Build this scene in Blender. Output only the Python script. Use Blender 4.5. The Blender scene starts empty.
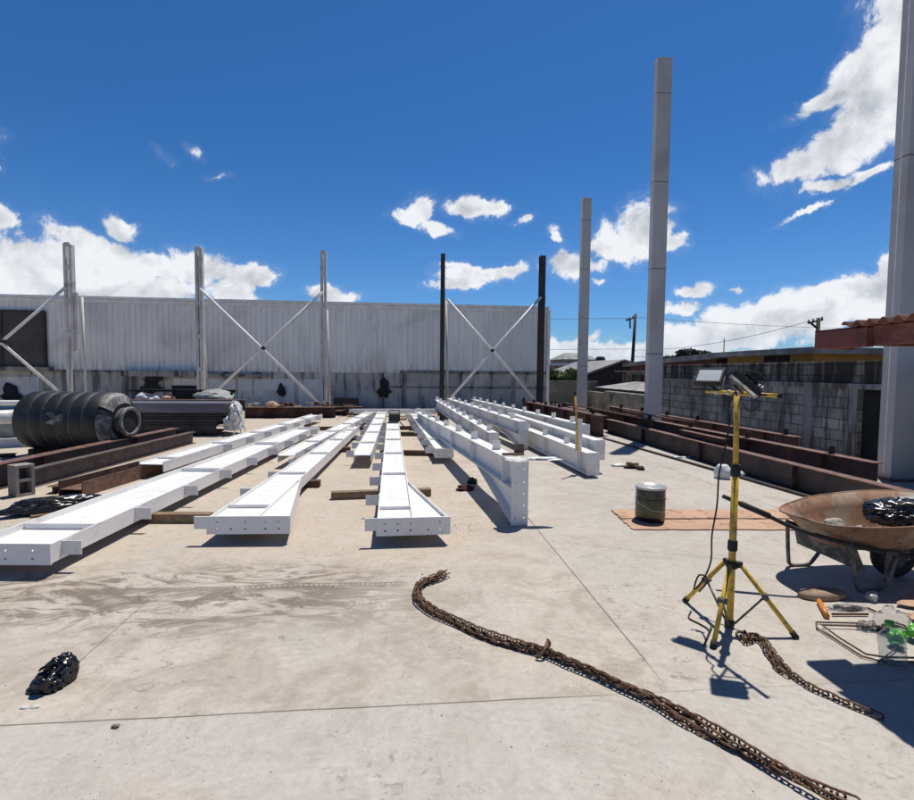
import bpy, math, random
from mathutils import Vector, Matrix
random.seed(7)
S = bpy.context.scene
COL = S.collection
R_ = math.radians
# ------------------------------------------------------------ camera model
F, W, H, CH = 520., 914., 800., 1.6
YAW, PITCH, ROLL = R_(5.5), R_(3.15), R_(0.6)
fw = Vector((math.sin(YAW)*math.cos(PITCH), math.cos(YAW)*math.cos(PITCH), -math.sin(PITCH)))
r0 = Vector((math.cos(YAW), -math.sin(YAW), 0))
u0 = r0.cross(fw)
RT = r0*math.cos(ROLL)+u0*math.sin(ROLL)
UP = -r0*math.sin(ROLL)+u0*math.cos(ROLL)
def ray(px, py): return fw+RT*((px-W/2)/F)-UP*((py-H/2)/F)
def G(px, py, z=0.):                      # survey: pixel -> point on the level z
    d = ray(px, py); t = (z-CH)/d.z; return Vector((d.x*t, d.y*t, z))
def PY(px, py, Y):                        # survey: pixel -> point on the vertical plane y=Y
    d = ray(px, py); t = Y/d.y; return Vector((d.x*t, Y, CH+d.z*t))
def PX(px, py, X):
    d = ray(px, py); t = X/d.x; return Vector((X, d.y*t, CH+d.z*t))
cam = bpy.data.objects.new('camera', bpy.data.cameras.new('camera')); COL.objects.link(cam)
m = Matrix.Identity(4)
for i in range(3):
    m[i][0] = RT[i]; m[i][1] = UP[i]; m[i][2] = -fw[i]
m[2][3] = CH
cam.matrix_world = m
cam.data.sensor_width = 36; cam.data.lens = 36*F/W
cam.data.clip_start = .05; cam.data.clip_end = 9000
S.camera = cam
# ------------------------------------------------------------ mesh builder
class MB:
    def __init__(s): s.v = []; s.f = []; s.sm = []
    def add(s, vs, fs, smooth=False, M=None):
        n = len(s.v)
        if M is not None: vs = [M@Vector(p) for p in vs]
        s.v += [tuple(p) for p in vs]
        for f in fs: s.f.append([i+n for i in f]); s.sm.append(smooth)
        return s
    def box(s, x0, x1, y0, y1, z0, z1, M=None):
        vs = [(x0,y0,z0),(x1,y0,z0),(x1,y1,z0),(x0,y1,z0),(x0,y0,z1),(x1,y0,z1),(x1,y1,z1),(x0,y1,z1)]
        return s.add(vs, [(3,2,1,0),(4,5,6,7),(0,1,5,4),(1,2,6,5),(2,3,7,6),(3,0,4,7)], False, M)
    def prism(s, poly, z0, z1, M=None):   # polygon in xy (ccw), extruded in z
        n = len(poly)
        vs = [(p[0],p[1],z0) for p in poly]+[(p[0],p[1],z1) for p in poly]
        fs = [tuple(range(n-1,-1,-1)), tuple(range(n,2*n))]
        fs += [(i,(i+1)%n,n+(i+1)%n,n+i) for i in range(n)]
        return s.add(vs, fs, False, M)
    def tube(s, pts, r, n=8, closed=False, caps=True):
        pts = [Vector(p) for p in pts]; k = len(pts)
        rr = r if isinstance(r, (list, tuple)) else [r]*k
        base = len(s.v); up = None; rings = []
        for i, p in enumerate(pts):
            a = pts[(i-1) % k] if (closed or i > 0) else p
            b = pts[(i+1) % k] if (closed or i < k-1) else p
            t = (b-a)
            t = t.normalized() if t.length > 1e-9 else Vector((0,0,1))
            if up is None:
                up = Vector((0,0,1)) if abs(t.z) < .9 else Vector((1,0,0))
            x = up.cross(t)
            if x.length < 1e-6: x = Vector((1,0,0)).cross(t)
            x.normalize(); y = t.cross(x).normalized(); up = y
            for j in range(n):
                an = 2*math.pi*j/n
                s.v.append(tuple(p+x*rr[i]*math.cos(an)+y*rr[i]*math.sin(an)))
        m_ = k if closed else k-1
        for i in range(m_):
            for j in range(n):
                a = base+i*n+j; b = base+i*n+(j+1) % n
                c = base+((i+1) % k)*n+(j+1) % n; d = base+((i+1) % k)*n+j
                s.f.append([a,b,c,d]); s.sm.append(True)
        if caps and not closed:
            s.f.append([base+j for j in range(n-1,-1,-1)]); s.sm.append(False)
            s.f.append([base+(k-1)*n+j for j in range(n)]); s.sm.append(False)
        return s
    def lathe(s, prof, n=24, M=None, smooth=True, capends=True):
        vs = []; fs = []
        for r, z in prof:
            for j in range(n):
                a = 2*math.pi*j/n; vs.append((r*math.cos(a), r*math.sin(a), z))
        for i in range(len(prof)-1):
            for j in range(n):
                fs.append((i*n+j, i*n+(j+1) % n, (i+1)*n+(j+1) % n, (i+1)*n+j))
        s.add(vs, fs, smooth, M)
        if capends:
            s.add([vs[j] for j in range(n)], [tuple(range(n-1,-1,-1))], False, M)
            s.add([vs[(len(prof)-1)*n+j] for j in range(n)], [tuple(range(n))], False, M)
        return s
    def build(s, name, mat, parent=None, bevel=0., smooth=None):
        me = bpy.data.meshes.new(name); me.from_pydata(s.v, [], s.f)
        me.polygons.foreach_set('use_smooth', [bool(x) if smooth is None else smooth for x in s.sm])
        me.materials.append(mat); me.update()
        o = bpy.data.objects.new(name, me); COL.objects.link(o)
        if parent: o.parent = parent
        if bevel:
            b = o.modifiers.new('bevel', 'BEVEL'); b.width = bevel; b.segments = 2; b.limit_method = 'ANGLE'
            b.angle_limit = R_(50)
        return o
def thing(name, label, cat, loc=(0,0,0), rz=0., group=None):
    o = bpy.data.objects.new(name, None); COL.objects.link(o); o.empty_display_size = .1
    o.location = loc; o.rotation_euler = (0,0,rz)
    o['label'] = label; o['category'] = cat
    if group: o['group'] = group
    return o
def tag(o, label, cat, group=None):
    o['label'] = label; o['category'] = cat
    if group: o['group'] = group
    return o
def struct(o): o['kind'] = 'structure'; return o
def kids(o): return [c for c in bpy.data.objects if c.parent == o]
def dup(o, parent=None, **kw):
    c = o.copy(); COL.objects.link(c)
    if parent: c.parent = parent
    for k in kids(o): dup(k, c)
    return c
def spline(P, step):
    P = [Vector(p) for p in P]; out = []
    for i in range(len(P)-1):
        a = P[max(i-1,0)]; b = P[i]; c = P[i+1]; d = P[min(i+2,len(P)-1)]
        n = 24
        for k in range(n):
            t = k/n
            out.append(.5*((2*b)+(c-a)*t+(2*a-5*b+4*c-d)*t*t+(3*b-a-3*c+d)*t**3))
    out.append(P[-1])
    res = [out[0]]; acc = 0
    for i in range(1, len(out)):
        seg = out[i]-out[i-1]; L = seg.length; pos = 0
        while acc+L-pos >= step:
            pos += step-acc; acc = 0; res.append(out[i-1]+seg*(pos/L))
        acc += L-pos
    return res
def curve(pts, step=.03): return spline(pts, step)
# ------------------------------------------------------------ materials
class NT:
    def __init__(s, tree): s.t = tree; s.n = tree.nodes; s.l = tree.links
    def new(s, typ, **kw):
        n = s.n.new(typ)
        for k, v in kw.items():
            if k[:3] == 'in_':
                key = k[3:]; key = int(key) if key.isdigit() else key.replace('_',' ')
                s.set(n, key, v)
            else: setattr(n, k, v)
        return n
    def set(s, n, key, v):
        if isinstance(v, bpy.types.NodeSocket): s.l.new(v, n.inputs[key])
        else: n.inputs[key].default_value = v
    def math(s, op, a, b=0., c=None, clamp=False):
        n = s.n.new('ShaderNodeMath'); n.operation = op; n.use_clamp = clamp
        s.set(n, 0, a); s.set(n, 1, b)
        if c is not None: s.set(n, 2, c)
        return n.outputs[0]
    def mix(s, f, a, b, blend='MIX'):
        n = s.n.new('ShaderNodeMix'); n.data_type = 'RGBA'; n.blend_type = blend
        s.set(n, 0, f)
        s.set(n, 6, a if isinstance(a, bpy.types.NodeSocket) else (*a[:3],1))
        s.set(n, 7, b if isinstance(b, bpy.types.NodeSocket) else (*b[:3],1))
        return n.outputs[2]
    def ramp(s, f, lo, hi, a=0., b=1.):
        n = s.n.new('ShaderNodeMapRange'); n.interpolation_type = 'SMOOTHSTEP'
        s.set(n, 0, f); n.inputs[1].default_value = lo; n.inputs[2].default_value = hi
        n.inputs[3].default_value = a; n.inputs[4].default_value = b
        return n.outputs[0]
    def noise(s, vec, scale, detail=4., rough=.55, dist=0., color=False):
        n = s.n.new('ShaderNodeTexNoise')
        s.set(n, 'Vector', vec); n.inputs['Scale'].default_value = scale
        n.inputs['Detail'].default_value = detail; n.inputs['Roughness'].default_value = rough
        n.inputs['Distortion'].default_value = dist
        return n.outputs[1] if color else n.outputs[0]
    def scale(s, vec, v):
        n = s.n.new('ShaderNodeVectorMath'); n.operation = 'MULTIPLY'
        s.set(n, 0, vec); n.inputs[1].default_value = v; return n.outputs[0]
    def sep(s, vec):
        n = s.n.new('ShaderNodeSeparateXYZ'); s.set(n, 0, vec); return n.outputs
def newmat(name):
    mt = bpy.data.materials.new(name); mt.use_nodes = True
    t = NT(mt.node_tree); b = t.n['Principled BSDF']
    return mt, t, b
def pos(t): return t.new('ShaderNodeNewGeometry').outputs['Position']
def objc(t): return t.new('ShaderNodeTexCoord').outputs['Object']
def worn(name, c1, c2, rough=.6, scale=6., lo=.45, hi=.62, bump=.02, metal=0., detail=6., stretch=(1,1,1), c3=None, s3=1.5, r2=None, spec=None):
    mt, t, b = newmat(name)
    v = t.scale(pos(t), stretch)
    n1 = t.noise(v, scale, detail, .6, .3)
    col = t.mix(t.ramp(n1, lo, hi), c1, c2)
    if c3:
        n2 = t.noise(v, s3, 5, .6, .5); col = t.mix(t.ramp(n2, .5, .68), col, c3)
    t.set(b, 'Base Color', col)
    if r2 is None: b.inputs['Roughness'].default_value = rough
    else: t.set(b, 'Roughness', t.ramp(n1, lo, hi, rough, r2))
    b.inputs['Metallic'].default_value = metal
    if spec is not None: b.inputs['Specular IOR Level'].default_value = spec
    if bump:
        bn = t.new('ShaderNodeBump'); bn.inputs['Distance'].default_value = bump
        bn.inputs['Strength'].default_value = .5
        t.set(bn, 'Height', t.noise(v, scale*3, 5, .6)); t.set(b, 'Normal', bn.outputs[0])
    return mt
M = {}
def whitepaint():
    mt, t, b = newmat('white_paint')
    p = pos(t)
    col = t.mix(t.ramp(t.noise(p, 3., 5, .6), .42, .68), (.80,.785,.76), (.75,.735,.71))
    col = t.mix(t.math('MULTIPLY', t.ramp(t.noise(p, 5., 8, .7, .8), .58, .70), .45), col, (.55,.50,.44))
    scr = t.noise(t.scale(p, (14,14,3)), 3., 6, .7, .5)
    col = t.mix(t.math('MULTIPLY', t.ramp(scr, .66, .72), .5), col, (.34,.31,.29))
    col = t.mix(t.math('MULTIPLY', t.ramp(t.noise(p, 38., 4, .6), .66, .70), .8), col, (.22,.10,.05))
    t.set(b, 'Base Color', col)
    t.set(b, 'Roughness', t.ramp(t.noise(p, 9., 4), .35, .65, .32, .6))
    bn = t.new('ShaderNodeBump'); bn.inputs['Distance'].default_value = .003; bn.inputs['Strength'].default_value = .4
    t.set(bn, 'Height', t.noise(p, 14., 5, .6)); t.set(b, 'Normal', bn.outputs[0])
    return mt
M['white'] = whitepaint()
M['primer'] = worn('white_primer', (.56,.54,.51), (.48,.46,.43), .6, 2.5, .4, .65, .002, c3=(.38,.345,.31), s3=1.2)
M['tallpaint'] = worn('grey_white_primer', (.52,.495,.465), (.47,.445,.42), .6, 1.2, .4, .65, .002, c3=(.42,.39,.36), s3=.8)
M['galv'] = worn('light_steel', (.80,.78,.74), (.68,.66,.63), .45, 4, .4, .6, .002)
M['rust'] = worn('rusty_primer', (.075,.030,.024), (.045,.022,.020), .75, 5, .4, .62, .004, c3=(.13,.06,.04), s3=3.)
M['rustgrey'] = worn('weathered_steel', (.11,.085,.075), (.07,.05,.045), .7, 5, .4, .62, .004, c3=(.16,.10,.07), s3=6.)
M['rustbrown'] = worn('brown_steel', (.17,.085,.05), (.11,.06,.04), .7, 7, .4, .62, .003, c3=(.22,.13,.08), s3=9.)
M['webgrey'] = worn('grey_brown_web', (.075,.055,.05), (.05,.035,.032), .75, 3, .4, .62, .004, c3=(.10,.07,.055), s3=2.)
M['rustflange'] = worn('rubbed_flange', (.20,.11,.08), (.10,.05,.04), .6, 9, .4, .62, .003)
M['dark'] = worn('dark_steel', (.028,.026,.026), (.05,.038,.032), .7, 4, .45, .65, .003)
M['chain'] = worn('rusty_chain', (.17,.098,.062), (.09,.052,.036), .7, 40, .4, .6, .0, metal=.35, c3=(.20,.09,.045), s3=20.)
M['black'] = worn('black_plastic', (.008,.008,.008), (.012,.012,.012), .26, 9, .4, .6, .0)
M['black'].node_tree.nodes['Principled BSDF'].inputs['Specular IOR Level'].default_value = .7
M['matteblack'] = worn('matte_black', (.016,.016,.017), (.03,.03,.03), .75, 20, .4, .6, .001)
M['tank'] = worn('tank_plastic', (.010,.010,.010), (.020,.020,.020), .55, 3, .4, .65, .003, c3=(.040,.039,.037), s3=2.2)
M['tape'] = worn('grey_film', (.26,.25,.24), (.07,.068,.065), .55, 7, .4, .6, .01, spec=.6)
M['yellow'] = worn('yellow_paint', (.68,.43,.05), (.56,.35,.045), .42, 14, .45, .65, .001, c3=(.25,.17,.06), s3=30.)
M['glass'] = worn('lamp_glass', (.55,.57,.58), (.48,.50,.52), .12, 8, .4, .6, 0)
M['wood'] = worn('raw_timber', (.26,.175,.105), (.16,.11,.07), .85, 4, .4, .6, .006, stretch=(3,14,14))
M['darkwood'] = worn('wet_timber', (.10,.055,.035), (.06,.035,.025), .8, 4, .4, .6, .006, stretch=(3,14,14))
M['ply'] = worn('cardboard', (.50,.32,.22), (.43,.27,.18), .85, 2.5, .4, .65, .002, stretch=(1,1,1), c3=(.30,.17,.11), s3=9.)
M['block'] = worn('concrete_block', (.33,.30,.26), (.25,.22,.19), .95, 25, .4, .6, .006)
M['tray'] = worn('wheelbarrow_tray', (.28,.145,.085), (.34,.25,.18), .75, 5, .42, .62, .004, c3=(.15,.085,.055), s3=9.)
M['framegrey'] = worn('mortar_splashed_frame', (.10,.095,.085), (.22,.20,.17), .85, 14, .45, .62, .004)
M['rubber'] = worn('rubber', (.02,.019,.018), (.05,.045,.04), .85, 9, .45, .65, .002)
M['cement'] = worn('cement_rubble', (.42,.40,.37), (.28,.26,.23), .95, 18, .4, .6, .01)
M['cloth'] = worn('dark_cloth', (.014,.013,.015), (.025,.023,.025), .9, 10, .4, .6, .004)
M['redcloth'] = worn('red_cloth', (.10,.012,.014), (.05,.01,.012), .9, 30, .4, .6, .004)
M['whiteplastic'] = worn('white_sheeting', (.68,.68,.67), (.52,.52,.51), .4, 9, .4, .65, .006)
M['tarp'] = worn('grey_tarp', (.32,.33,.31), (.22,.23,.22), .6, 5, .4, .6, .01)
M['sheetsteel'] = worn('stacked_profile', (.20,.20,.225), (.15,.15,.17), .35, 3, .4, .6, .001, metal=.55, stretch=(.5,4,4))
M['sheetdark'] = worn('dark_profile', (.035,.032,.035), (.06,.05,.05), .5, 3, .4, .6, .001, metal=.3)
M['pail'] = worn('pail_metal', (.035,.037,.035), (.06,.06,.055), .3, 9, .45, .6, .0, metal=.5)
M['paillabel'] = worn('pail_label', (.105,.11,.035), (.07,.075,.03), .4, 12, .4, .6, .0)
M['paillid'] = worn('pail_lid', (.55,.55,.53), (.40,.40,.38), .35, 9, .4, .6, .0, metal=.3)
M['redbeam'] = worn('red_oxide', (.19,.045,.032), (.12,.032,.026), .6, 7, .42, .62, .003, c3=(.26,.12,.09), s3=5.)
M['rooftile'] = worn('terracotta_sheet', (.21,.08,.055), (.14,.055,.04), .8, 8, .4, .6, .004)
M['orange'] = worn('ochre_wall', (.38,.20,.055), (.30,.17,.05), .9, 2, .4, .6, .003)
M['redwall'] = worn('brick_red_wall', (.17,.06,.04), (.11,.045,.035), .9, 2, .4, .6, .003)
M['slabgrey'] = worn('grey_roof_slab', (.30,.30,.29), (.18,.18,.175), .9, 1.2, .4, .6, .004)
M['tinroof'] = worn('tin_roof', (.34,.33,.32), (.20,.18,.16), .6, 2, .4, .6, .003, metal=.2)
M['void'] = worn('dark_interior', (.012,.012,.012), (.02,.02,.02), .9, 2, .4, .6, 0)
M['brownopen'] = worn('brown_panel', (.075,.068,.055), (.055,.05,.042), .7, 1.5, .4, .6, .003)
M['polewood'] = worn('utility_pole', (.05,.045,.04), (.03,.028,.026), .8, 3, .4, .6, 0)
M['tanwall'] = worn('tan_render', (.30,.26,.20), (.20,.18,.14), .95, 1.4, .4, .6, .004, c3=(.09,.085,.075), s3=1.)
M['green'] = worn('green_plastic', (.12,.50,.05), (.09,.40,.04), .3, 9, .4, .6, 0)
M['orangeplastic'] = worn('orange_plastic', (.65,.22,.015), (.55,.18,.02), .4, 9, .4, .6, 0)
M['stone'] = worn('grit', (.22,.20,.17), (.10,.09,.08), .95, 60, .4, .6, 0)
def clear():
    mt, t, b = newmat('clear_plastic')
    b.inputs['Base Color'].default_value = (.86,.88,.90,1)
    b.inputs['Roughness'].default_value = .12
    b.inputs['Transmission Weight'].default_value = .93
    b.inputs['IOR'].default_value = 1.15
    b.inputs['Specular IOR Level'].default_value = .8
    return mt
M['clear'] = clear()
def leafmat():
    mt, t, b = newmat('leaves')
    n = t.noise(pos(t), 3., 3)
    t.set(b, 'Base Color', t.mix(t.ramp(n, .35, .65), (.035,.075,.018), (.09,.13,.03)))
    b.inputs['Roughness'].default_value = .7
    return mt
M['leaf'] = leafmat()
M['leafdark'] = worn('dark_leaves', (.012,.022,.010), (.025,.035,.016), .8, 3, .4, .6, 0)
# ---- slab concrete
def slabmat():
    mt, t, b = newmat('slab_concrete')
    p = pos(t); x, y, z = t.sep(p)[:3]
    big = t.noise(p, .55, 5, .6, .6)
    mid = t.noise(p, 2.3, 7, .65, 1.2)
    fine = t.noise(p, 28, 6, .7)
    swirl = t.noise(t.scale(p, (1.5,2.1,1)), 2.0, 8, .68, 2.0)
    col = t.mix(t.ramp(big, .36, .66), (.51,.465,.40), (.43,.40,.355))
    col = t.mix(t.ramp(mid, .40, .68), col, (.355,.31,.26))
    col = t.mix(t.math('MULTIPLY', t.ramp(swirl, .52, .68), .3), col, (.58,.54,.49))
    # near strip beyond the first joint is a paler pour
    near = t.ramp(y, 2.42, 2.40)
    col = t.mix(t.math('MULTIPLY', near, .55), col, (.465,.455,.43))
    right = t.ramp(x, 1.32, 1.36)
    col = t.mix(t.math('MULTIPLY', right, .5), col, (.47,.445,.41))
    # dusty tan area among the beams on the left
    dust = t.math('MULTIPLY', t.ramp(x, 1.6, .2), t.ramp(y, 3.2, 5.0))
    col = t.mix(t.math('MULTIPLY', dust, t.ramp(mid, .35, .6, .25, .75)), col, (.53,.44,.35))
    # mud smears: a band in front of the beams, left half
    wob = t.math('MULTIPLY_ADD', t.noise(p, 1.1, 4), .9, -.45)
    yy = t.math('ADD', y, wob)
    yc = t.math('MULTIPLY_ADD', x, -.03, 3.72)
    band = t.math('SUBTRACT', 1., t.math('ABSOLUTE', t.math('DIVIDE', t.math('SUBTRACT', yy, yc), .75)))
    band = t.math('MULTIPLY', t.ramp(band, 0, .8), t.ramp(x, .6, -.9))
    streak = t.noise(t.scale(p, (1.,2.2,1)), 1.7, 9, .68, 2.6)
    sm = t.math('MULTIPLY', band, t.ramp(streak, .44, .57))
    col = t.mix(t.math('MULTIPLY', sm, .9), col, (.14,.105,.08))
    # crisp muddy edge line (dragged chain)
    ye = t.math('MULTIPLY_ADD', t.noise(p, 1.4, 2), .10, 3.86)
    de = t.math('SUBTRACT', ye, y)
    e1 = t.math('MULTIPLY', t.ramp(de, -.01, .012), t.ramp(de, .20, .03))
    e1 = t.math('MULTIPLY', e1, t.math('MULTIPLY', t.ramp(x, .1, -.2), t.ramp(x, -2.9, -2.0)))
    e1 = t.math('MULTIPLY', e1, t.ramp(t.noise(p, 7., 7, .7), .30, .52))
    col = t.mix(t.math('MULTIPLY', e1, .9), col, (.17,.135,.11))
    dd = t.math('MULTIPLY', t.ramp(t.math('ABSOLUTE', t.math('SUBTRACT', de, .035)), .010, .004),
                t.ramp(t.math('ABSOLUTE', t.math('SUBTRACT', t.math('FRACT', t.math('DIVIDE', x, .038)), .5)), .36, .26))
    dd = t.math('MULTIPLY', dd, t.math('MULTIPLY', t.ramp(x, .0, -.1), t.ramp(x, -1.7, -1.2)))
    col = t.mix(t.math('MULTIPLY', dd, t.ramp(mid, .35, .5, .3, .8)), col, (.60,.55,.48))
    # scattered scuffs and gritty patches
    scuff = t.noise(t.scale(p, (3,4.2,1)), 2.6, 10, .78, .8)
    reg = t.ramp(t.noise(p, .9, 2), .44, .58)
    col = t.mix(t.math('MULTIPLY', t.math('MULTIPLY', t.ramp(scuff, .55, .63), reg), .7), col, (.19,.165,.145))
    spk = t.noise(p, 75, 3, .6)
    col = t.mix(t.math('MULTIPLY', t.ramp(spk, .63, .68), t.ramp(t.noise(p, 1.6, 3), .42, .56)), col, (.13,.115,.10))
    # rusty tint near the front right
    col = t.mix(t.math('MULTIPLY', t.math('MULTIPLY', t.ramp(t.noise(p, 1.3, 4), .5, .72), t.ramp(y, 2.6, 1.6)), .5), col, (.40,.29,.22))
    # trowel rings
    wv = t.new('ShaderNodeTexWave', wave_type='RINGS', rings_direction='Z', in_Scale=5.5, in_Distortion=5.0, in_Detail=3.0)
    t.set(wv, 'Vector', p)
    ringm = t.math('MULTIPLY', t.ramp(wv.outputs[1], .55, .9), t.ramp(t.noise(p, 1.9, 2), .50, .62))
    col = t.mix(t.math('MULTIPLY', ringm, .25), col, (.58,.54,.48))
    col = t.mix(t.ramp(fine, .35, .7, 0, .34), col, (.30,.26,.22))
    col = t.mix(t.ramp(t.noise(p, 9., 8, .75, .6), .48, .66, 0, .30), col, (.27,.235,.20))
    # saw-cut joints
    jw = t.math('MULTIPLY_ADD', t.noise(p, 3., 2), .012, -.006)
    def joint(c, off, per, w=.0045):
        fr = t.math('FRACT', t.math('DIVIDE', t.math('SUBTRACT', t.math('ADD', c, jw), off-per*.5), per))
        dist = t.math('MULTIPLY', t.math('ABSOLUTE', t.math('SUBTRACT', fr, .5)), per)
        return t.ramp(dist, w*1.6, w*.6)
    j = t.math('MAXIMUM', t.math('MULTIPLY', joint(y, 2.42, 3.1, .004), t.math('MULTIPLY', t.ramp(y, 2.8, 3.2, 1., .35), t.ramp(x, .6, 1.2, 1., .3))), t.math('MULTIPLY', t.math('MULTIPLY', joint(x, 1.33, 3.1), t.ramp(y, 2.4, 2.9, .12, 1.)), t.math('MAXIMUM', t.ramp(x, .5, .8), t.ramp(y, 4., 3.3, .15, .6))))
    # a hairline crack
    cr = t.math('SUBTRACT', t.math('MULTIPLY_ADD', x, -.42, 5.32), t.math('ADD', y, t.math('MULTIPLY_ADD', t.noise(p, 2.6, 5), .16, -.08)))
    crk = t.math('MULTIPLY', t.ramp(t.math('ABSOLUTE', cr), .005, .0015), t.math('MULTIPLY', t.ramp(x, 1.5, 1.6), t.ramp(x, 3.4, 3.0)))
    j = t.math('MAXIMUM', j, crk)
    col = t.mix(t.math('MULTIPLY', j, .75), col, (.08,.07,.06))
    t.set(b, 'Base Color', col)
    t.set(b, 'Roughness', t.ramp(mid, .3, .7, .72, .92))
    b.inputs['Specular IOR Level'].default_value = .3
    bn = t.new('ShaderNodeBump'); bn.inputs['Distance'].default_value = .012; bn.inputs['Strength'].default_value = .35
    h = t.math('ADD', t.math('MULTIPLY', fine, .25), t.math('MULTIPLY', mid, .6))
    h = t.math('SUBTRACT', h, t.math('MULTIPLY', j, 1.))
    t.set(bn, 'Height', h); t.set(b, 'Normal', bn.outputs[0])
    return mt
M['slab'] = slabmat()
M['dirt'] = worn('packed_earth', (.20,.16,.12), (.13,.11,.08), .95, .5, .4, .6, .01)
# ---- corrugated metal wall
def panelmat():
    mt, t, b = newmat('corrugated_cladding')
    p = pos(t)
    st = t.noise(t.scale(p, (5,1,.35)), 1.6, 6, .6)
    bl = t.noise(p, .45, 4, .6, .6)
    sheet = t.new('ShaderNodeTexWhiteNoise', noise_dimensions='1D')
    x = t.sep(p)[0]
    t.set(sheet, 'W', t.math('FLOOR', t.math('DIVIDE', x, 1.6)))
    col = t.mix(t.ramp(st, .4, .65), (.84,.82,.78), (.72,.70,.67))
    col = t.mix(t.math('MULTIPLY', sheet.outputs[0], .4), col, (.62,.61,.59))
    col = t.mix(t.ramp(bl, .52, .72, 0, .45), col, (.42,.39,.36))
    z = t.sep(p)[2]
    rs = t.math('MULTIPLY', t.ramp(z, 2.3, 1.4), t.ramp(t.noise(t.scale(p,(8,1,.5)), 1.5, 5), .45, .65))
    col = t.mix(t.math('MULTIPLY', rs, .5), col, (.20,.17,.16))
    t.set(b, 'Base Color', col); b.inputs['Roughness'].default_value = .5
    b.inputs['Metallic'].default_value = .0
    return mt
M['panel'] = panelmat()
def stainwall(name, base, dark, dk=(.50,.64), bx=None, blk=(.4,.2), axis='X'):
    mt, t, b = newmat(name)
    p = pos(t); x, y, z = t.sep(p)[:3]
    n1 = t.noise(p, 1.2, 6, .65, .6)
    drip = t.noise(t.scale(p, (3.2,3.2,.45)), 1.2, 7, .65, .4)
    col = t.mix(t.ramp(n1, .35, .65), base, tuple(c*.72 for c in base))
    hgt = t.noise(p, 20, 4)
    if bx:
        cb = t.new('ShaderNodeCombineXYZ'); t.set(cb, 0, y if axis == 'Y' else x); t.set(cb, 1, z)
        br = t.new('ShaderNodeTexBrick', offset=.5)
        t.set(br, 'Vector', cb.outputs[0])
        for k, v in (('Scale',1.),('Mortar Size',.012),('Mortar Smooth',.3),('Brick Width',blk[0]),('Row Height',blk[1]),('Bias',0.)):
            br.inputs[k].default_value = v
        br.inputs['Color1'].default_value = (1,1,1,1); br.inputs['Color2'].default_value = (.62,.62,.62,1)
        br.inputs['Mortar'].default_value = (.40,.39,.37,1)
        col = t.mix(1., col, br.outputs[0], 'MULTIPLY')
        hgt = t.math('SUBTRACT', t.math('MULTIPLY', hgt, .4), br.outputs[1])
    col = t.mix(t.ramp(drip, *dk, 0, .9), col, dark)
    t.set(b, 'Base Color', col); b.inputs['Roughness'].default_value = .95
    b.inputs['Specular IOR Level'].default_value = .2
    bn = t.new('ShaderNodeBump'); bn.inputs['Distance'].default_value = .012; bn.inputs['Strength'].default_value = .8
    t.set(bn, 'Height', hgt); t.set(b, 'Normal', bn.outputs[0])
    return mt
M['plinth'] = stainwall('stained_render', (.54,.51,.47), (.13,.12,.11))
M['plinthlight'] = stainwall('pale_render', (.72,.70,.67), (.12,.115,.11), (.58,.72))
M['blockwall'] = stainwall('block_masonry', (.47,.435,.385), (.075,.068,.06), (.50,.66), True, axis='Y')
M['blackblock'] = stainwall('sooty_masonry', (.28,.26,.23), (.028,.026,.023), (.42,.58), True, axis='Y')
M['ringbeam'] = stainwall('cast_concrete', (.33,.32,.30), (.06,.055,.05), (.48,.62))
M['backblock'] = stainwall('old_render', (.56,.52,.48), (.16,.145,.13), (.5,.7))
# ------------------------------------------------------------ setting
mb = MB(); mb.add([(-3000,-3000,-.12),(3000,-3000,-.12),(3000,3000,-.12),(-3000,3000,-.12)], [(0,1,2,3)])
struct(mb.build('ground', M['dirt']))
mb = MB(); mb.box(-24, 7.86, -9, 21.5, -.119, 0); struct(mb.build('concrete_slab', M['slab']))
# ---------------- warehouse along the back
WY = 21.8
wh = thing('warehouse', 'long pale corrugated metal warehouse with stained masonry base closing the back of the yard', 'warehouse', (0,WY,0))
mb = MB()
xs = []; x = -30.; zt = 4.33
prof = []
while x < 5.9:
    prof += [(x,0),(x+.12,0),(x+.145,-.03),(x+.185,-.03)]
    x += .21
zb = lambda X: 1.5 if X < 0 else 1.62
vs = []; fs = []
for i, (px_, dy) in enumerate(prof):
    vs += [(px_, dy, zb(px_)), (px_, dy, zt-.02)]
    if i: fs.append((2*i-2, 2*i, 2*i+1, 2*i-1))
mb.add(vs, fs); mb.build('metal_cladding', M['panel'], wh)
mb = MB(); mb.box(-30, 5.9, .35, 34, .2, zt-.25); mb.box(-30,5.9,.02,.35,zt-.2,zt-.1); mb.build('wall_core', M['panel'], wh)
mb = MB(); mb.box(-30, 5.98, -.09, .3, zt-.06, zt+.05); mb.box(-30,5.96,-.06,-.045,zt-.2,zt-.07); mb.build('gutter', M['galv'], wh)
mb = MB(); mb.box(5.905, 6.03, -.1, 34, 0, zt-.1); mb.build('corner_trim', M['panel'], wh)
mb = MB()
mb.box(-30, 5.9, .0, .34, -.1, 1.5)
mb.build('base_wall', M['plinth'], wh)
for q in ((-.3, 5.9, -.06, -.002, 1.5, 1.6),(-.9,5.9,-.05,-.003,.9,.96),(-13.9,-11.2,-.05,-.002,1.42,1.5)): MB().box(*q).build('ledge', M['ringbeam'], wh)
for X0, X1 in ((-9.3,-6.9),(-6.8,-4.6),(-4.4,-3.4),(-17,-14.3)): MB().box(X0, X1, -.03, -.001, -.05, 1.22).build('rendered_bay', M['plinthlight'], wh)
for q in ((-.95,5.9,-.035,-.001,-.05,.88),(-.95,5.9,-.03,-.0015,.97,1.49)): MB().box(*q).build('block_bay', M['backblock'], wh)
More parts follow.
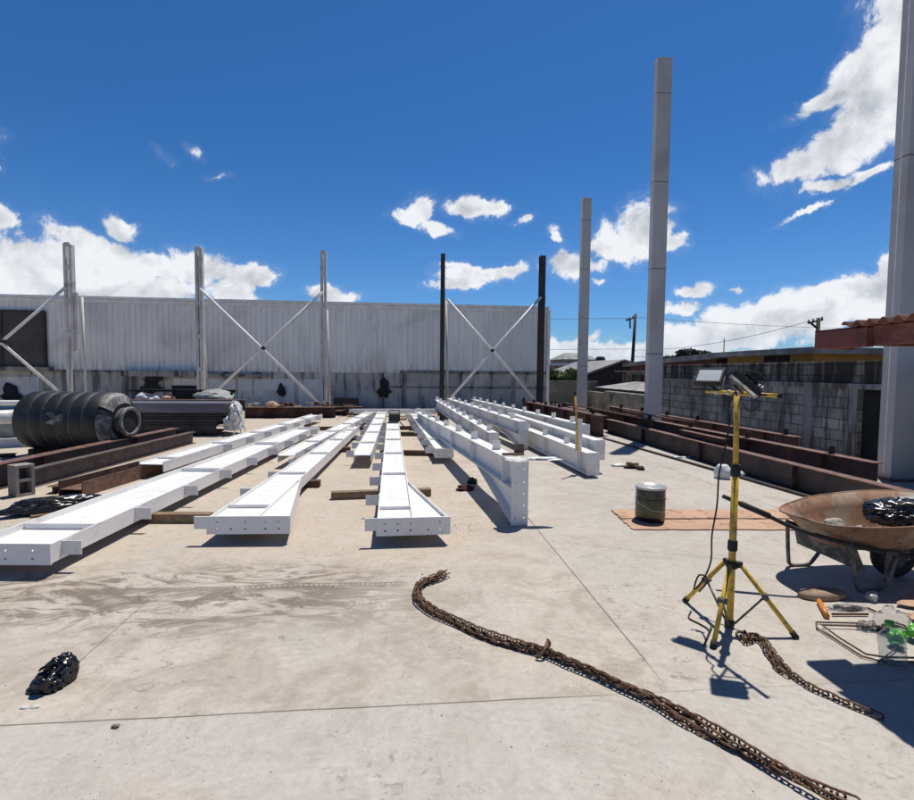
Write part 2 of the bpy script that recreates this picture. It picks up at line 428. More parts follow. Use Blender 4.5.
for X0 in (-1.15, -.2, 2.1, 4.4): MB().box(X0, X0+.18, -.07, -.036, -.05, 1.49).build('pier', M['ringbeam'], wh)
for q in ((-11.1,-8.05,-.38,-.002,1.28,1.5),(-11.1,-10.75,-.3,-.002,-.1,1.28),(-8.1,-5.6,-.2,-.002,1.30,1.40)): MB().box(*q).build('canopy_beam', M['ringbeam'], wh)
mb = MB(); mb.box(-9.35,-8.0,-.06,-.031,.05,.92); mb.build('doorway', M['void'], wh)
wn = MB(); wn.box(-17.5,-14.05,-.10,-.032,1.62,3.72); w_ = wn.build('window', M['brownopen'], wh)
mb = MB(); mb.box(-17.6,-13.95,-.16,-.101,3.72,3.78); mb.box(-14.05,-13.96,-.16,-.033,1.5,3.72); mb.box(-15.6,-15.5,-.13,-.101,1.62,3.72)
mb.build('frame', M['dark'], w_)
mb = MB(); mb.box(-17.6,-13.75,-.3,-.033,1.45,1.6); mb.build('sill', M['ringbeam'], w_)
# dark clothes hanging on the warehouse wall
def hanging(px, py, w, h, label, k, Y=21.68):
    c = PY(px, py, Y); mb = MB(); n = 18; rnd = random.Random(k)
    ring = []
    for i in range(n):
        a = 2*math.pi*i/n; rr = 1+rnd.uniform(-.22,.22)
        xx = math.cos(a)*w/2*rr*(1.15 if math.sin(a) < 0 else .75); zz = math.sin(a)*h/2*rr
        ring.append((xx,zz))
    vs = [(0,-.09,0)]+[(p[0]*.6,-.07+rnd.uniform(-.02,.02),p[1]*.6) for p in ring]+[(p[0],-.01,p[1]) for p in ring]+[(p[0],.02,p[1]) for p in ring]
    fs = [(0,1+(i+1)%n,1+i) for i in range(n)]
    for L in (0,1): fs += [(1+L*n+i,1+L*n+(i+1)%n,1+(L+1)*n+(i+1)%n,1+(L+1)*n+i) for i in range(n)]
    mb.add(vs, fs, True)
    o = mb.build('hanging_jacket', M['cloth']); o.location = c
    tag(o, label, 'jacket', 'dark clothes hung on the warehouse wall'); return o
hanging(384, 388, .52, .85, 'black jacket hung on the block part of the warehouse wall, furthest right', 1)
hanging(281, 390, .34, .5, 'small black cloth hung between the white cross braces', 2)
hanging(151, 385, .72, .66, 'black jacket hung under the canopy beam behind the stacked profiles', 3)
hanging(11, 393, .75, .8, 'round dark bundle hung on the wall left of the black tank', 4)
hanging(154, 378, .8, .3, 'black hat shaped cloth lying over the jacket under the canopy beam', 5, 21.5)
# ---------------- back row of columns
def back_col(px, ytop, wid, mat, label, gap=.0, short=False, slim=None):
    b = PY(px, ytop, 20.2)
    t = thing('steel_column', label, 'column', (b.x,20.2,0), 0, 'columns in front of the warehouse')
    hw = wid/2
    if gap:
        lw = (wid-gap)/2
        for sx in (-1,1):
            mb = MB(); z0 = 2.2 if (short and sx > 0) else 0
            xa = -hw if sx < 0 else hw-lw
            mb.box(xa, xa+lw, -.10, .10, z0, b.z-(0 if sx < 0 else .03))
            mb.build('channel', mat, t, .004)
        mb = MB()
        for z in (0.3, 1.5, 2.7, 3.9, 5.1, 5.9): 
            if not(short and z < 2.2): mb.box(-hw+lw*.5, hw-lw*.5, -.112, -.101, z, z+.16)
        mb.build('batten_plate', mat, t)
        if short:
            mb = MB(); mb.box(hw-.01,hw+.11,-.06,.06,2.3,4.3); mb.build('splice', mat, t, .003)
    else:
        mb = MB(); mb.box(-hw,hw,-.10,-.085,0,b.z); mb.box(-hw,hw,.085,.10,0,b.z); mb.box(-.01,.01,-.085,.085,0,b.z)
        mb.build('post', mat, t, .002)
        mb = MB(); mb.box(-hw*.8,hw*.8,-.083,-.05,1.5,1.56); mb.box(-hw*1.05,hw*1.05,-.115,-.101,4.3,4.6); mb.build('splice', mat, t)
    mb = MB(); mb.box(-hw-.1,hw+.1,-.2,.2,0,.02); mb.build('base_plate', mat, t)
    return t
back_col(68.5, 244, .29, M['primer'], 'pale twin channel column with a stepped splice, leftmost before the warehouse', .10, True)
back_col(199, 247.5, .25, M['primer'], 'pale twin channel column behind the stack of grey profiles', .06)
back_col(323.5, 251, .21, M['primer'], 'pale twin channel column at the right end of the left cross bracing', .05)
back_col(443, 254, .16, M['dark'], 'thin nearly black column left of the right hand cross bracing')
back_col(542.5, 256, .23, M['dark'], 'thicker dark column at the right corner of the warehouse')
for (xa,ya,xb,yb,lab) in ((82,297,86,392,'thin pale prop leaning right of the leftmost column'),(202,318,208,393,'thin pale prop beside the column behind the stacked profiles'),
                          (327,310,330,408,'thin pale prop beside the middle pale column'),(446,300,448,408,'thin pale prop beside the thin black column')):
    a = PY(xa,ya,20.6); b = PY(xb,yb,20.45); 
    d = (b-a); b = a+d*((0.-a.z)/d.z) if d.z else b
    mb = MB(); mb.tube([a,b], .045, 8); tag(mb.build('steel_prop', M['primer']), lab, 'prop', 'thin props behind the columns')
def brace(ends, label, mat=M['galv']):
    Y = 20.05
    t = thing('cross_brace', label, 'brace', tuple(PY(*ends[0][0],Y)*.5+PY(*ends[0][1],Y)*.5), 0, 'cross braces between the columns')
    L = t.location.copy()
    for i, (a,b) in enumerate(ends[:2]):
        A = PY(*a,Y-.07*i)-L; B = PY(*b,Y-.07*i)-L; d = (B-A).normalized(); n = Vector((-d.z,0,d.x))
        mb = MB(); mb.tube([A,B], .052, 10)
        mb.build('brace_bar', mat, t)
    mb = MB(); c = PY(*(ends[2] if isinstance(ends[2], tuple) else ends[2:4]),Y-.1)-L; mb.tube([c+Vector((0,-.03,0)),c+Vector((0,.12,0))], .07, 10); mb.build('gusset', M['dark'], t)
brace([((200,289),(323,407)),((323,292),(214,393)),(263,348)], 'pale crossed braces standing behind the stacked profiles and brown piles')
brace([((447,299),(534,398)),((541,297),(446,403)),(492.5,350.5)], 'pale crossed braces between the two dark columns')
brace([((66,287),(-62,396)),((-62,289),(58,391)),(2,341)], 'pale crossed braces in front of the big brown window at far left')
# ---------------- right row of tall columns
def tall_col(x, y, ztop, seam, label, w=.40, d=.22, z0=0):
    t = thing('tall_column', label, 'column', (x,y,0), 0, 'tall pale columns along the right wall')
    mb = MB(); z = 0; k = 0; joints = []
    while z < ztop-.01:
        z1 = min(z+seam, ztop); 
        mb.box(0, w, 0, d, z+(.009 if z else 0), z1-(.009 if z1 < ztop else 0))
        if z1 < ztop: joints.append(z1)
        
        z = z1; k += 1
    mb.build('box_section', M['tallpaint'], t, .004)
    for zj in joints: MB().box(.003,w-.003,.003,d-.003,zj-.009,zj+.009).build('splice_weld', M['framegrey'], t)
    mb = MB(); mb.box(-.0035,-.0005,d*.5-.012,d*.5+.012,.1,ztop); mb.build('weld_seam', M['galv'], t)
    mb = MB(); mb.box(-.12,w+.12,-.12,d+.12,0,.02)
    for ax in (-.08,w+.08):
        for ay in (-.08,d+.08): mb.tube([(ax,ay,.02),(ax,ay,.06)], .014, 6)
    mb.build('base_plate', M['rustflange'], t)
    return t
tall_col(6.62, 19.6, 8.25, 1.85, 'pale box column standing nearest the warehouse on the right', .34, .24)
tall_col(5.93, 12.33, 9.15, 2.08, 'tallest looking pale box column rising in the middle of the right wall', .36, .20)
tall_col(7.38, 7.22, 9.5, 2.44, 'pale box column cut by the right edge behind the red roof', .42, .24)
# ---------------- white rafters lying flat
def flat_rafter(N, Fp, wn, wf, label, haunch=None, zb=.10, h=.15, cle=0, rec=.042, stiff=1.7, s0=.45, plate=True, tab=0, c0=.15, mat=M['white'], cs=1.0, name='steel_rafter', grp='white rafters lying flat on timbers', th=.012):
    N = Vector((*N,0)); Fp = Vector((*Fp,0)); d = Fp-N; L = d.length
    rz = math.atan2(d.y, d.x)-math.pi/2
    t = thing(name, label, 'steel beam', N, rz, grp)
    zt = zb+h; zm = zt-rec
    hw = lambda y: .5*(wn+(wf-wn)*y/L)
    mb = MB(); mb.prism([(-hw(0)+th,0),(hw(0)-th,0),(hw(L)-th,L),(-hw(L)+th,L)], zm-.005, zm+.005)
    if haunch: s, e, l = haunch
    if haunch:
        p = [(s*(hw(0)+.002),0),(s*(hw(0)+e-th),0),(s*(hw(l)+.002),l)]
        if s < 0: p = p[::-1]
        mb.prism(p, zm-.0055, zm+.0045)
    mb.build('web', mat, t)
    for s_ in (-1,1):
        mb = MB(); p = [(s_*(hw(0)-th),0),(s_*hw(0),0),(s_*hw(L),L),(s_*(hw(L)-th),L)]
        if s_ < 0: p = p[::-1]
        mb.prism(p, zb, zt-(.01 if (haunch and s_==haunch[0]) else 0)); mb.build('flange', mat, t)
    if haunch:
        mb = MB(); p = [(s*(hw(0)+e-th),0),(s*(hw(0)+e),0),(s*(hw(l)+.006),l+.02),(s*(hw(l)+.001),l-.02)]
        if s < 0: p = p[::-1]
        mb.prism(p, zb, zt); mb.build('haunch_flange', mat, t)
    if plate:
        xl = -hw(0)-(haunch[1] if haunch and s < 0 else 0)-.01; xr = hw(0)+(haunch[1] if haunch and s > 0 else 0)+.01
        mb = MB()
        # plate with real bolt holes: strips around a grid of squares
        nh = 5 if haunch else 3; ww = xr-xl
        zs = [zb-.005, zb+.035, zb+.051, zt-.051+.0, zt-.035, zt+.01]
        xs_ = [xl]
        hx = [xl+ww*f for f in ((.12,.29,.46,.70,.86) if nh == 5 else (.2,.5,.8))]
        for q in hx: xs_ += [q-.009, q+.009]
        xs_.append(xr)
        for i in range(len(xs_)-1):
            for j in range(5):
                if i % 2 == 1 and j in (1,3): continue
                mb.box(xs_[i], xs_[i+1], -.016, -.001, zs[j], zs[j+1])
        mb.build('end_plate', mat, t)
        if tab:
            mb = MB(); mb.box(xl-tab, xl-.001, -.016, -.001, zb+.045, zt+.01); mb.build('tab', mat, t)
    y = s0
    while y < L-.3:
        mb = MB(); mb.box(-hw(y)+th+.001, hw(y)-th-.001, y, y+.012, zm+.006, zt-.004); mb.box(-hw(y)+th+.001, hw(y)-th-.001, y, y+.012, zb, zm-.006)
        mb.build('stiffener', mat, t); y += stiff
    if cle:
        y = c0
        while y < L-.2:
            mb = MB(); x0 = cle*(hw(y)+.001); x1 = cle*(hw(y)+.15)
            mb.box(min(x0,x1), max(x0,x1), y, y+.008, zb+.03, zb+.14)
            mb.box(min(x0,x0+cle*.008), max(x0,x0+cle*.008), y+.009, y+.10, zb+.03, zb+.14)
            mb.build('cleat', mat, t); y += cs
    return t
flat_rafter((-3.03,4.2), (-2.33,13.0), .66, .40, 'widest white rafter lying flat, cut by the left edge, grey cleats along its right side', rec=.06, cle=1, s0=.55, stiff=2.6, c0=.12, cs=.98)
flat_rafter((-3.68,7.85), (-2.75,16.3), .36, .32, 'white rafter lying flat, furthest left, its near end among the brown steel', cle=1, plate=False, c0=1.9, cs=.98)
flat_rafter((-1.585,4.86), (-1.28,13.0), .43, .22, 'white rafter with haunched end plate lying between the two longest flat ones', haunch=(1,.30,1.75), cle=-1, s0=.45, stiff=1.7, tab=.11, c0=1.2, cs=1.0)
flat_rafter((-1.93,8.57), (-1.18,17.6), .30, .32, 'white rafter lying flat whose open near end starts behind the haunched one on the left', plate=False, cle=1, s0=1.6, c0=1.2)
flat_rafter((-.725,8.58), (-.82,17.6), .29, .29, 'short looking white rafter lying flat just left of the central haunched one', plate=False, cle=-1, c0=.3, s0=1.4)
flat_rafter((-.10,4.72), (-.385,14.3), .33, .31, 'central white rafter with triangular haunch on its right pointing straight at the camera', haunch=(1,.33,1.62), cle=-1, s0=.45, stiff=1.75, tab=.1, c0=.95)
flat_rafter((.65,8.97), (.25,16.9), .31, .33, 'white rafter lying flat between the central haunched one and the upright ones', cle=-1, c0=.3, s0=1.5, stiff=1.8)
flat_rafter((-2.0,18.3), (1.0,18.5), .3, .3, 'white beam lying crosswise behind the far ends of the flat rafters', plate=False, s0=1.)
# ---------------- white rafters standing on edge
def edge_rafter(N, Fp, z0t, z1t, dep, label, haunch=None, w=.17, clips=1.1, c0=.5, cap=True, mat=M['white'], grp='white rafters standing on edge', name='upright_rafter', clipmat=None, clh=.11, plateh=None):
    N = Vector((*N,0)); Fp = Vector((*Fp,0)); d = Fp-N; L = d.length
    rz = math.atan2(d.y, d.x)-math.pi/2
    t = thing(name, label, 'steel beam', N, rz, grp)
    zt = lambda y: z0t+(z1t-z0t)*y/L
    def side(mb, pts, x0, x1):            # pts in (y,z)
        n = len(pts); vs = [(x0,p[0],p[1]) for p in pts]+[(x1,p[0],p[1]) for p in pts]
        fs = [tuple(range(n)), tuple(range(2*n-1,n-1,-1))]+[((i+1)%n,i,n+i,n+(i+1)%n) for i in range(n)]
        mb.add(vs, fs); return mb
    th = .012; hw = w/2
    side(MB(), [(0,zt(0)-th-.001),(L,zt(L)-th-.001),(L,zt(L)-dep+th+.001),(0,zt(0)-dep+th+.001)], -.004, .004).build('web', mat, t)
    side(MB(), [(0,zt(0)),(L,zt(L)),(L,zt(L)-th),(0,zt(0)-th)], -hw, hw).build('flange', mat, t)
    side(MB(), [(0,zt(0)-dep+th),(L,zt(L)-dep+th),(L,zt(L)-dep),(0,zt(0)-dep)], -hw, hw).build('flange', mat, t)
    zl = zt(0)-dep
    if haunch:
        zl = 0.012; l = haunch
        side(MB(), [(0,zt(0)-dep-.001),(l,zt(l)-dep-.001),(0,zl+th)], -.0045, .0045).build('haunch_web', mat, t)
        side(MB(), [(0,zl+th),(l,zt(l)-dep+.0),(l+.02,zt(l)-dep-.012),(0,zl)], -hw+.002, hw-.002).build('haunch_flange', mat, t)
    if cap:
        zp = 0.004 if haunch else zl-.01
        mb = MB(); zz = [zp]
        hh = zt(0)+.01-zp
        for f in ((.12,.3,.48,.66,.86) if haunch else (.2,.8)): zz += [zp+hh*f-.009, zp+hh*f+.009]
        zz.append(zp+hh)
        xs_ = [-hw-.005,-hw+.03,-hw+.048,hw-.048,hw-.03,hw+.005]
        for j in range(len(zz)-1):
            for i in range(5):
                if j % 2 == 1 and i in (1,3): continue
                mb.box(xs_[i], xs_[i+1], -.015, -.001, zz[j], zz[j+1])
        mb.build('end_plate', mat, t)
    y = .4
    while y < L:
        mb = MB()
        for s_ in (-1,1): mb.box(min(s_*.005,s_*(hw-.004)), max(s_*.005,s_*(hw-.004)), y, y+.01, zt(y)-dep+th+.004, zt(y)-th-.004)
        mb.build('stiffener', mat, t); y += 1.7
    if clips:
        y = c0
        while y < L:
            mb = MB(); mb.box(-.05,.05,y,y+.008,zt(y)-.004,zt(y)+clh); mb.box(-.05,.05,y+.009,y+.06,zt(y)+.0005,zt(y)+.008)
            mb.build('purlin_clip', clipmat or mat, t); y += clips
    return t
edge_rafter((1.17,5.26), (.30,15.2), .68, .42, .30, 'nearest white upright rafter whose deep haunched end plate faces the camera', haunch=1.65, c0=.95, clips=1.25)
edge_rafter((1.56,9.2), (1.08,18.6), .50, .58, .30, 'white upright rafter without haunch ending just behind the nearest upright one', c0=.4, clips=1.0)
edge_rafter((2.40,10.5), (1.55,19.2), .58, .60, .28, 'white upright rafter with haunched end in the middle of the upright group', haunch=1.6, w=.19, c0=.8, clips=1.0)
edge_rafter((2.84,7.66), (2.15,18.2), .37, .40, .33, 'lowest white upright rafter resting on the slab at the right of the group', c0=1.1, clips=1.15, w=.19)
edge_rafter((3.07,8.0), (2.72,13.5), .52, .52, .30, 'short white upright rafter squeezed behind the lowest one', c0=99, w=.16)
edge_rafter((3.28,9.3), (2.5,19.6), .64, .55, .34, 'rearmost white upright rafter beside the dark steel beams', haunch=1.6, c0=.6, clips=1.05)
# props under the raised far ends
def timber(a, b, w, h, z, label, mat='wood', cat='timber'):
    A = Vector((*a,z)); B = Vector((*b,z)); d = B-A; rz = math.atan2(d.y,d.x)
    mb = MB(); L = d.length; n = 6
    vs = []; rnd = random.Random(int(a[0]*1000)+3)
    for i in range(n+1):
        x_ = L*i/n
        for (yy,zz) in ((-w/2,0),(w/2,0),(w/2,h),(-w/2,h)):
            vs.append((x_, yy+rnd.uniform(-.003,.003), zz+(rnd.uniform(-.004,.002) if zz else 0)))
    fs = [(3,2,1,0),(4*n,4*n+1,4*n+2,4*n+3)]
    for i in range(n):
        for j in range(4): fs.append((4*i+j,4*i+(j+1)%4,4*i+4+(j+1)%4,4*i+4+j))
    mb.add(vs, fs); o = mb.build('timber', M[mat], None, .004)
    o.location = A; o.rotation_euler = (0,0,rz)
    return tag(o, label, cat, 'timbers packed under the steel')
timber((-3.2,5.66), (-2.03,5.58), .11, .096, 0, 'pale timber poking out from under the widest white rafter')
timber((-1.75,7.22), (-1.18,7.2), .11, .096, 0, 'short dark timber under the left haunched rafter', 'darkwood')
timber((-.93,6.50), (.31,6.62), .10, .096, 0, 'timber under the central rafter seen on both sides of it', 'wood')
timber((-.5,9.9), (.62,9.78), .11, .096, 0, 'timber joining the central rafter and its right neighbour, nearer one', 'darkwood')
timber((-.45,12.85), (.55,12.75), .10, .096, 0, 'timber joining the central rafter and its right neighbour, farther one', 'darkwood')
timber((-3.5,9.9), (-2.2,9.8), .1, .096, 0, 'pale timber crossing between the two leftmost white rafters')
timber((-2.2,10.2), (-1.1,10.3), .1, .096, 0, 'timber hidden under the open ended rafter on the left', 'darkwood')
timber((-3.0,14.0), (.5,14.2), .1, .096, 0, 'long timber across under the far ends of the flat rafters', 'darkwood')
timber((.3,13.6), (.7,13.6), .2, .16, 0, 'dark block under the far end of the nearest upright rafter', 'darkwood')
for (xx,yy,hh,lb) in ((1.5,10.2,.195,'stacked block under the near end of the upright rafter without haunch'),(1.15,17,.25,'block under the far end of the upright rafter without haunch'),
    (1.7,17.6,.30,'block under the far end of the middle upright rafter'),(2.78,11.8,.2,'block under the short squeezed upright rafter'),(2.6,18,.2,'block under the far end of the rearmost upright rafter')):
    timber((xx-.15,yy), (xx+.2,yy), .2, hh, 0, lb, 'darkwood')
# stick standing on lowest rafter, white rag on nearest rafter
st = thing('measuring_stick', 'yellow stick with white board strapped upright to the end of the lowest upright rafter', 'stick', (2.72,7.93,.372))
mb = MB(); mb.tube([(-.03,0,0),(-.10,0,.92)], .017, 8); mb.build('rod', M['yellow'], st)
mb = MB(); mb.box(-.07,.04,.02,.035,0,.5); mb.build('board', M['white'], st, .002)
mb = MB(); mb.tube([(-.10,0,.86),(-.105,0,.95)], .022, 8); mb.build('tip', M['matteblack'], st)
def crumple(name, c, r, mat, label, cat, seed, n=3, amp=.28, flat=.0, group=None, sub=3, sharp=True, film=False):
    """crumpled film or rag: displaced icosphere"""
    import bmesh
    from mathutils import noise as N_
    bm = bmesh.new(); bmesh.ops.create_icosphere(bm, subdivisions=sub+1, radius=1.)
    off = Vector((seed*3.1, seed*1.7, seed))
    for v in bm.verts:
        p = v.co.copy()
        k = 1+amp*N_.noise(p*1.3+off)*1.6
        k += amp*.9*abs(N_.noise(p*3.+off))-amp*.3
        k += amp*.45*abs(N_.noise(p*7.+off))-amp*.25*abs(N_.noise(p*15.+off))
        if film:                          # long sharp pleats running over the film
            w_ = Vector((N_.noise(p*1.1+off), N_.noise(p*1.1+off*2), N_.noise(p*1.1-off)))
            q_ = p+w_*.9
            k = 1+amp*1.2*N_.noise(p*1.2+off)+amp*.55*(1-2.2*abs(N_.noise(Vector((q_.x*2.2,q_.y*5.5,q_.z*2.2))+off)))+amp*.05*(1-2*abs(N_.noise(Vector((q_.x*9,q_.y*5,q_.z*8))-off)))
        v.co = Vector((p.x*r[0]*k, p.y*r[1]*k, p.z*r[2]*k))
        if v.co.z < -r[2]*.55: v.co.z = -r[2]*.55
    zmin = min(v.co.z for v in bm.verts)
    for v in bm.verts: v.co.z -= zmin
    me = bpy.data.meshes.new(name); bm.to_mesh(me); bm.free(); me.materials.append(mat)
    me.polygons.foreach_set('use_smooth', [not sharp]*len(me.polygons))
    o = bpy.data.objects.new(name, me); COL.objects.link(o); o.location = c
    if label: tag(o, label, cat, group)
    return o
rg = thing('rag', 'white rag draped over the end of the nearest upright rafter', 'rag', (1.17,5.40,.685))
crumple('cloth', (-.02,-.08,-.01), (.12,.09,.012), M['whiteplastic'], None, None, 11).parent = rg
crumple('cloth_tail', (.27,-.02,-.015), (.2,.05,.02), M['whiteplastic'], None, None, 13).parent = rg
mb = MB(); mb.box(.02,.13,.35,.36,0,.12); mb.box(-.12,.12,.3,.34,.0,.025)
o = mb.build('clamp_plate', M['rustflange']); o.location = (1.17,5.30,.681); tag(o, 'rusty angle plate lying on the end of the nearest upright rafter', 'plate')
# ---------------- brown H beams
def h_beam(N, Fp, w, h, label, mat='rust', web=None, z=0, stiff=1.6, clips=0, grp='dark steel beams', flmat='rustflange', s0=.8, c0=.6, ends=False, hclip=.11):
    N = Vector((*N,z)); Fp = Vector((*Fp,z)); d = Fp-N; L = d.length
    t = thing('steel_beam', label, 'steel beam', N, math.atan2(d.y,d.x)-math.pi/2, grp)
    MB().box(-.005,.005,0,L,.0125,h-.0125).build('web', M[web or mat], t)
    MB().box(-w/2,w/2,0,L,0,.012).build('flange', M[mat], t)
    MB().box(-w/2,w/2,0,L,h-.012,h).build('flange', M[flmat], t)
    y = s0
    while y < L and stiff:
        mb = MB()
        for s in (-1,1): mb.box(min(s*.006,s*(w/2-.004)),max(s*.006,s*(w/2-.004)),y,y+.012,.013,h-.013)
        mb.build('stiffener', M[mat], t); y += stiff
    if clips:
        y = c0
        while y < L:
            mb = MB(); mb.box(-.045,.045,y,y+.01,h+.0005,h+hclip); mb.box(-.045,.045,y+.011,y+.07,h+.0005,h+.01); mb.build('purlin_clip', M['dark'], t); y += clips
    return t
G1 = 'dark steel beams along the right wall'
h_beam((5.43,4.1), (5.43,13.6), .17, .355, 'long reddish brown beam nearest the slab on the right, upright stiffeners on its face', web='webgrey', stiff=2.35, s0=.25, grp=G1)
h_beam((5.52,8.5), (5.52,9.95), .12, .12, 'short brown offcut lying on top of the long front beam', z=.357, stiff=0, grp=G1)
h_beam((5.95,6.0), (5.72,15.4), .17, .50, 'second reddish beam behind the long front one with black clips on top', clips=1.75, c0=.7, grp=G1)
h_beam((6.95,8.6), (6.75,16.8), .17, .50, 'third dark beam along the right wall, hidden behind the clipped one', clips=1.4, c0=.3, grp=G1)
h_beam((4.92,12.6), (4.35,19.3), .26, .52, 'very dark beam whose near end stands beside the white upright rafters', mat='rust', flmat='rust', clips=1.2, grp=G1)
h_beam((5.35,14.0), (4.95,19.6), .2, .45, 'dark beam further back between the corner column and the right wall', clips=1.1, grp=G1)
h_beam((5.9,15.8), (5.6,20.0), .2, .40, 'dark beam at the very back by the pale column nearest the warehouse', clips=1.0, grp=G1)
h_beam((4.1,15.5), (3.3,20.4), .2, .32, 'dark beam lying beside the far ends of the upright rafters', clips=0, grp=G1)
for k,(a,b,lb) in enumerate((((5.5,11.5),(5.1,16.5),'thin pale bar lying across the dark beams'),((6.1,10.5),(5.65,13.2),'rusty bar resting on the back beams'))):
    mb = MB(); mb.tube([(*a,.56),(*b,.62)], .018, 6); tag(mb.build('steel_bar', M['rustflange']), lb, 'bar', 'bars on the dark beams')
G2 = 'brown steel beams on the left'
h_beam((-5.62,4.6), (-4.94,11.6), .2, .33, 'longest dark brown beam at left, in front of the black tank', web='webgrey', stiff=2.2, s0=1.2, grp=G2)
h_beam((-4.98,7.25), (-4.58,11.6), .14, .25, 'weathered grey brown beam between the concrete block and the white rafter', mat='rustgrey', flmat='rustgrey', stiff=0, grp=G2)
h_beam((-4.45,6.95), (-4.18,9.3), .14, .10, 'thin flat brown section behind the short raw steel channel', mat='rustgrey', flmat='rustbrown', stiff=0, grp=G2)
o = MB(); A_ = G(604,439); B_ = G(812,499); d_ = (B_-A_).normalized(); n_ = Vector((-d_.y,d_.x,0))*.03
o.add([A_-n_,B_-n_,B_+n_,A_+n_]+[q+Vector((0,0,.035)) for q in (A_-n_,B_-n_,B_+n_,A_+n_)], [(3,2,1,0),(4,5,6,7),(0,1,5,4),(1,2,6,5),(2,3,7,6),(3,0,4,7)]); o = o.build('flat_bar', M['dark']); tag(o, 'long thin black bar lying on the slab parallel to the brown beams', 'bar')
sb = thing('steel_channel', 'short raw brown steel channel lying open beside the black plastic sheet', 'steel beam', (-4.13,6.78,0), math.atan2(-.27,1.75), G2)
MB().box(.14,.155,0,2.25,.0,.19).build('flange', M['rustbrown'], sb); MB().box(-.16,-.145,0,2.25,.0,.19).build('flange', M['rust'], sb); MB().box(-.144,.139,0,2.25,.085,.095).build('web', M['rustbrown'], sb)
for i in range(4):
    h_beam((-9.5+.1*i,8.0+.5*i), (-6.9,8.5+.45*i), .1, .07, ['thin dark bar under the tank, nearest of four','thin dark bar under the tank, second from the front','thin dark bar under the tank, third from the front','thin dark bar under the tank, rearmost of four'][i], mat='dark', flmat='dark', stiff=0, grp='dark bars under the tank')
h_beam((-8.6,10.3), (-6.6,12.9), .15, .16, 'white pipe support lying left of the tank', mat='white', flmat='white', stiff=0, grp='white offcuts left of the tank')
o = MB().tube([(-9.6,10.2,.55),(-7.4,11.4,.62)], .14, 14).build('plastic_pipe', M['whiteplastic']); tag(o, 'thick white pipe poking out left of the black tank', 'pipe')
o = MB().box(-9.8,-7.7,12.6,13.0,.0,.45).build('steel_crate', M['tarp'], None, .02); tag(o, 'pale grey box standing behind the white pipe at far left', 'box')
o = MB().tube([(-9.8,12.2,.8),(-7.6,12.6,.8)], .06, 10).build('steel_bar', M['galv']); tag(o, 'light bar lying across the grey box at far left', 'bar')
# concrete block, standing on end
cb = thing('concrete_block', 'hollow grey concrete block standing on end beside the brown beams', 'block', (G(16,497).x,G(16,497).y+.1,0), R_(58))
mb = MB()
for a in ((-.1,-.065),(.065,.1)): mb.box(a[0], a[1], -.10, .10, 0, .39)
for z in (0,.18,.355): mb.box(-.064,.064,-.10,.10,z,z+.035)
mb.build('shell', M['block'], cb, .004)
mb = MB(); mb.box(-.064,.064,.085,.099,.036,.354); mb.build('back_web', M['block'], cb)
# ---------------- black water tank
tk = thing('water_tank', 'big black ribbed plastic water tank lying on its side with grey film on its end', 'water tank', (-6.80,10.25,.10), R_(-10))
MX = Matrix.Translation((0,0,.53))@Matrix.Rotation(R_(90),4,'Y')
prof = [(.30,-.02),(.48,.0),(.52,.03)]
L = 1.56; z = .06
nr = 6
for i in range(nr):
    a = .06+i*(L-.06)/nr; b = .06+(i+1)*(L-.06)/nr
    prof += [(.515,a+.0),(.53,a+.015),(.53,b-.018),(.515,b-.004)]
tb = MB(); tb.lathe(prof, 48, MX); tb.build('body', M['tank'], tk)
mb = MB(); mb.lathe([(.504,L-.004),(.50,L+.03),(.45,L+.09),(.33,L+.14),(.25,L+.15)], 48, MX); mb.build('shoulder', M['tank'], tk)
mb = MB(); mb.lathe([(.25,L+.13),(.24,L+.24),(.27,L+.24),(.27,L+.28),(.215,L+.285),(.21,L+.25),(.0,L+.23)], 32, MX, capends=False); mb.build('neck', M['tape'], tk)
mb = MB(); mb.lathe([(.0,L+.262),(.206,L+.260)], 32, MX, capends=False); mb.build('opening', M['void'], tk)
# strips of film wrapped on the shoulder
for a0, a1, rr in ((R_(60),R_(118),0),(R_(150),R_(235),0),(R_(252),R_(330),0),(R_(0),R_(40),0)):
    vs = []; fs = []; n = 8; q = [(.514,L-.06),(.512,L+.032),(.455,L+.097),(.33,L+.150)]
    for i in range(n+1):
        a = a0+(a1-a0)*i/n
        for r_, z_ in q: vs.append((r_*math.cos(a)*1.004, r_*math.sin(a)*1.004, z_+.004))
    for i in range(n):
        for j in range(3): fs.append((i*4+j,i*4+j+1,i*4+4+j+1,i*4+4+j))
    mb = MB(); mb.add(vs, fs, True, MX); mb.build('film_strip', M['tape'], tk)
for i in range(1,nr):
    a = .06+i*(L-.06)/nr
    mb = MB(); mb.lathe([(.505,a-.010),(.5195,a-.006),(.5195,a+.006),(.505,a+.010)], 48, MX, capends=False); mb.build('groove_band', M['tape'], tk)
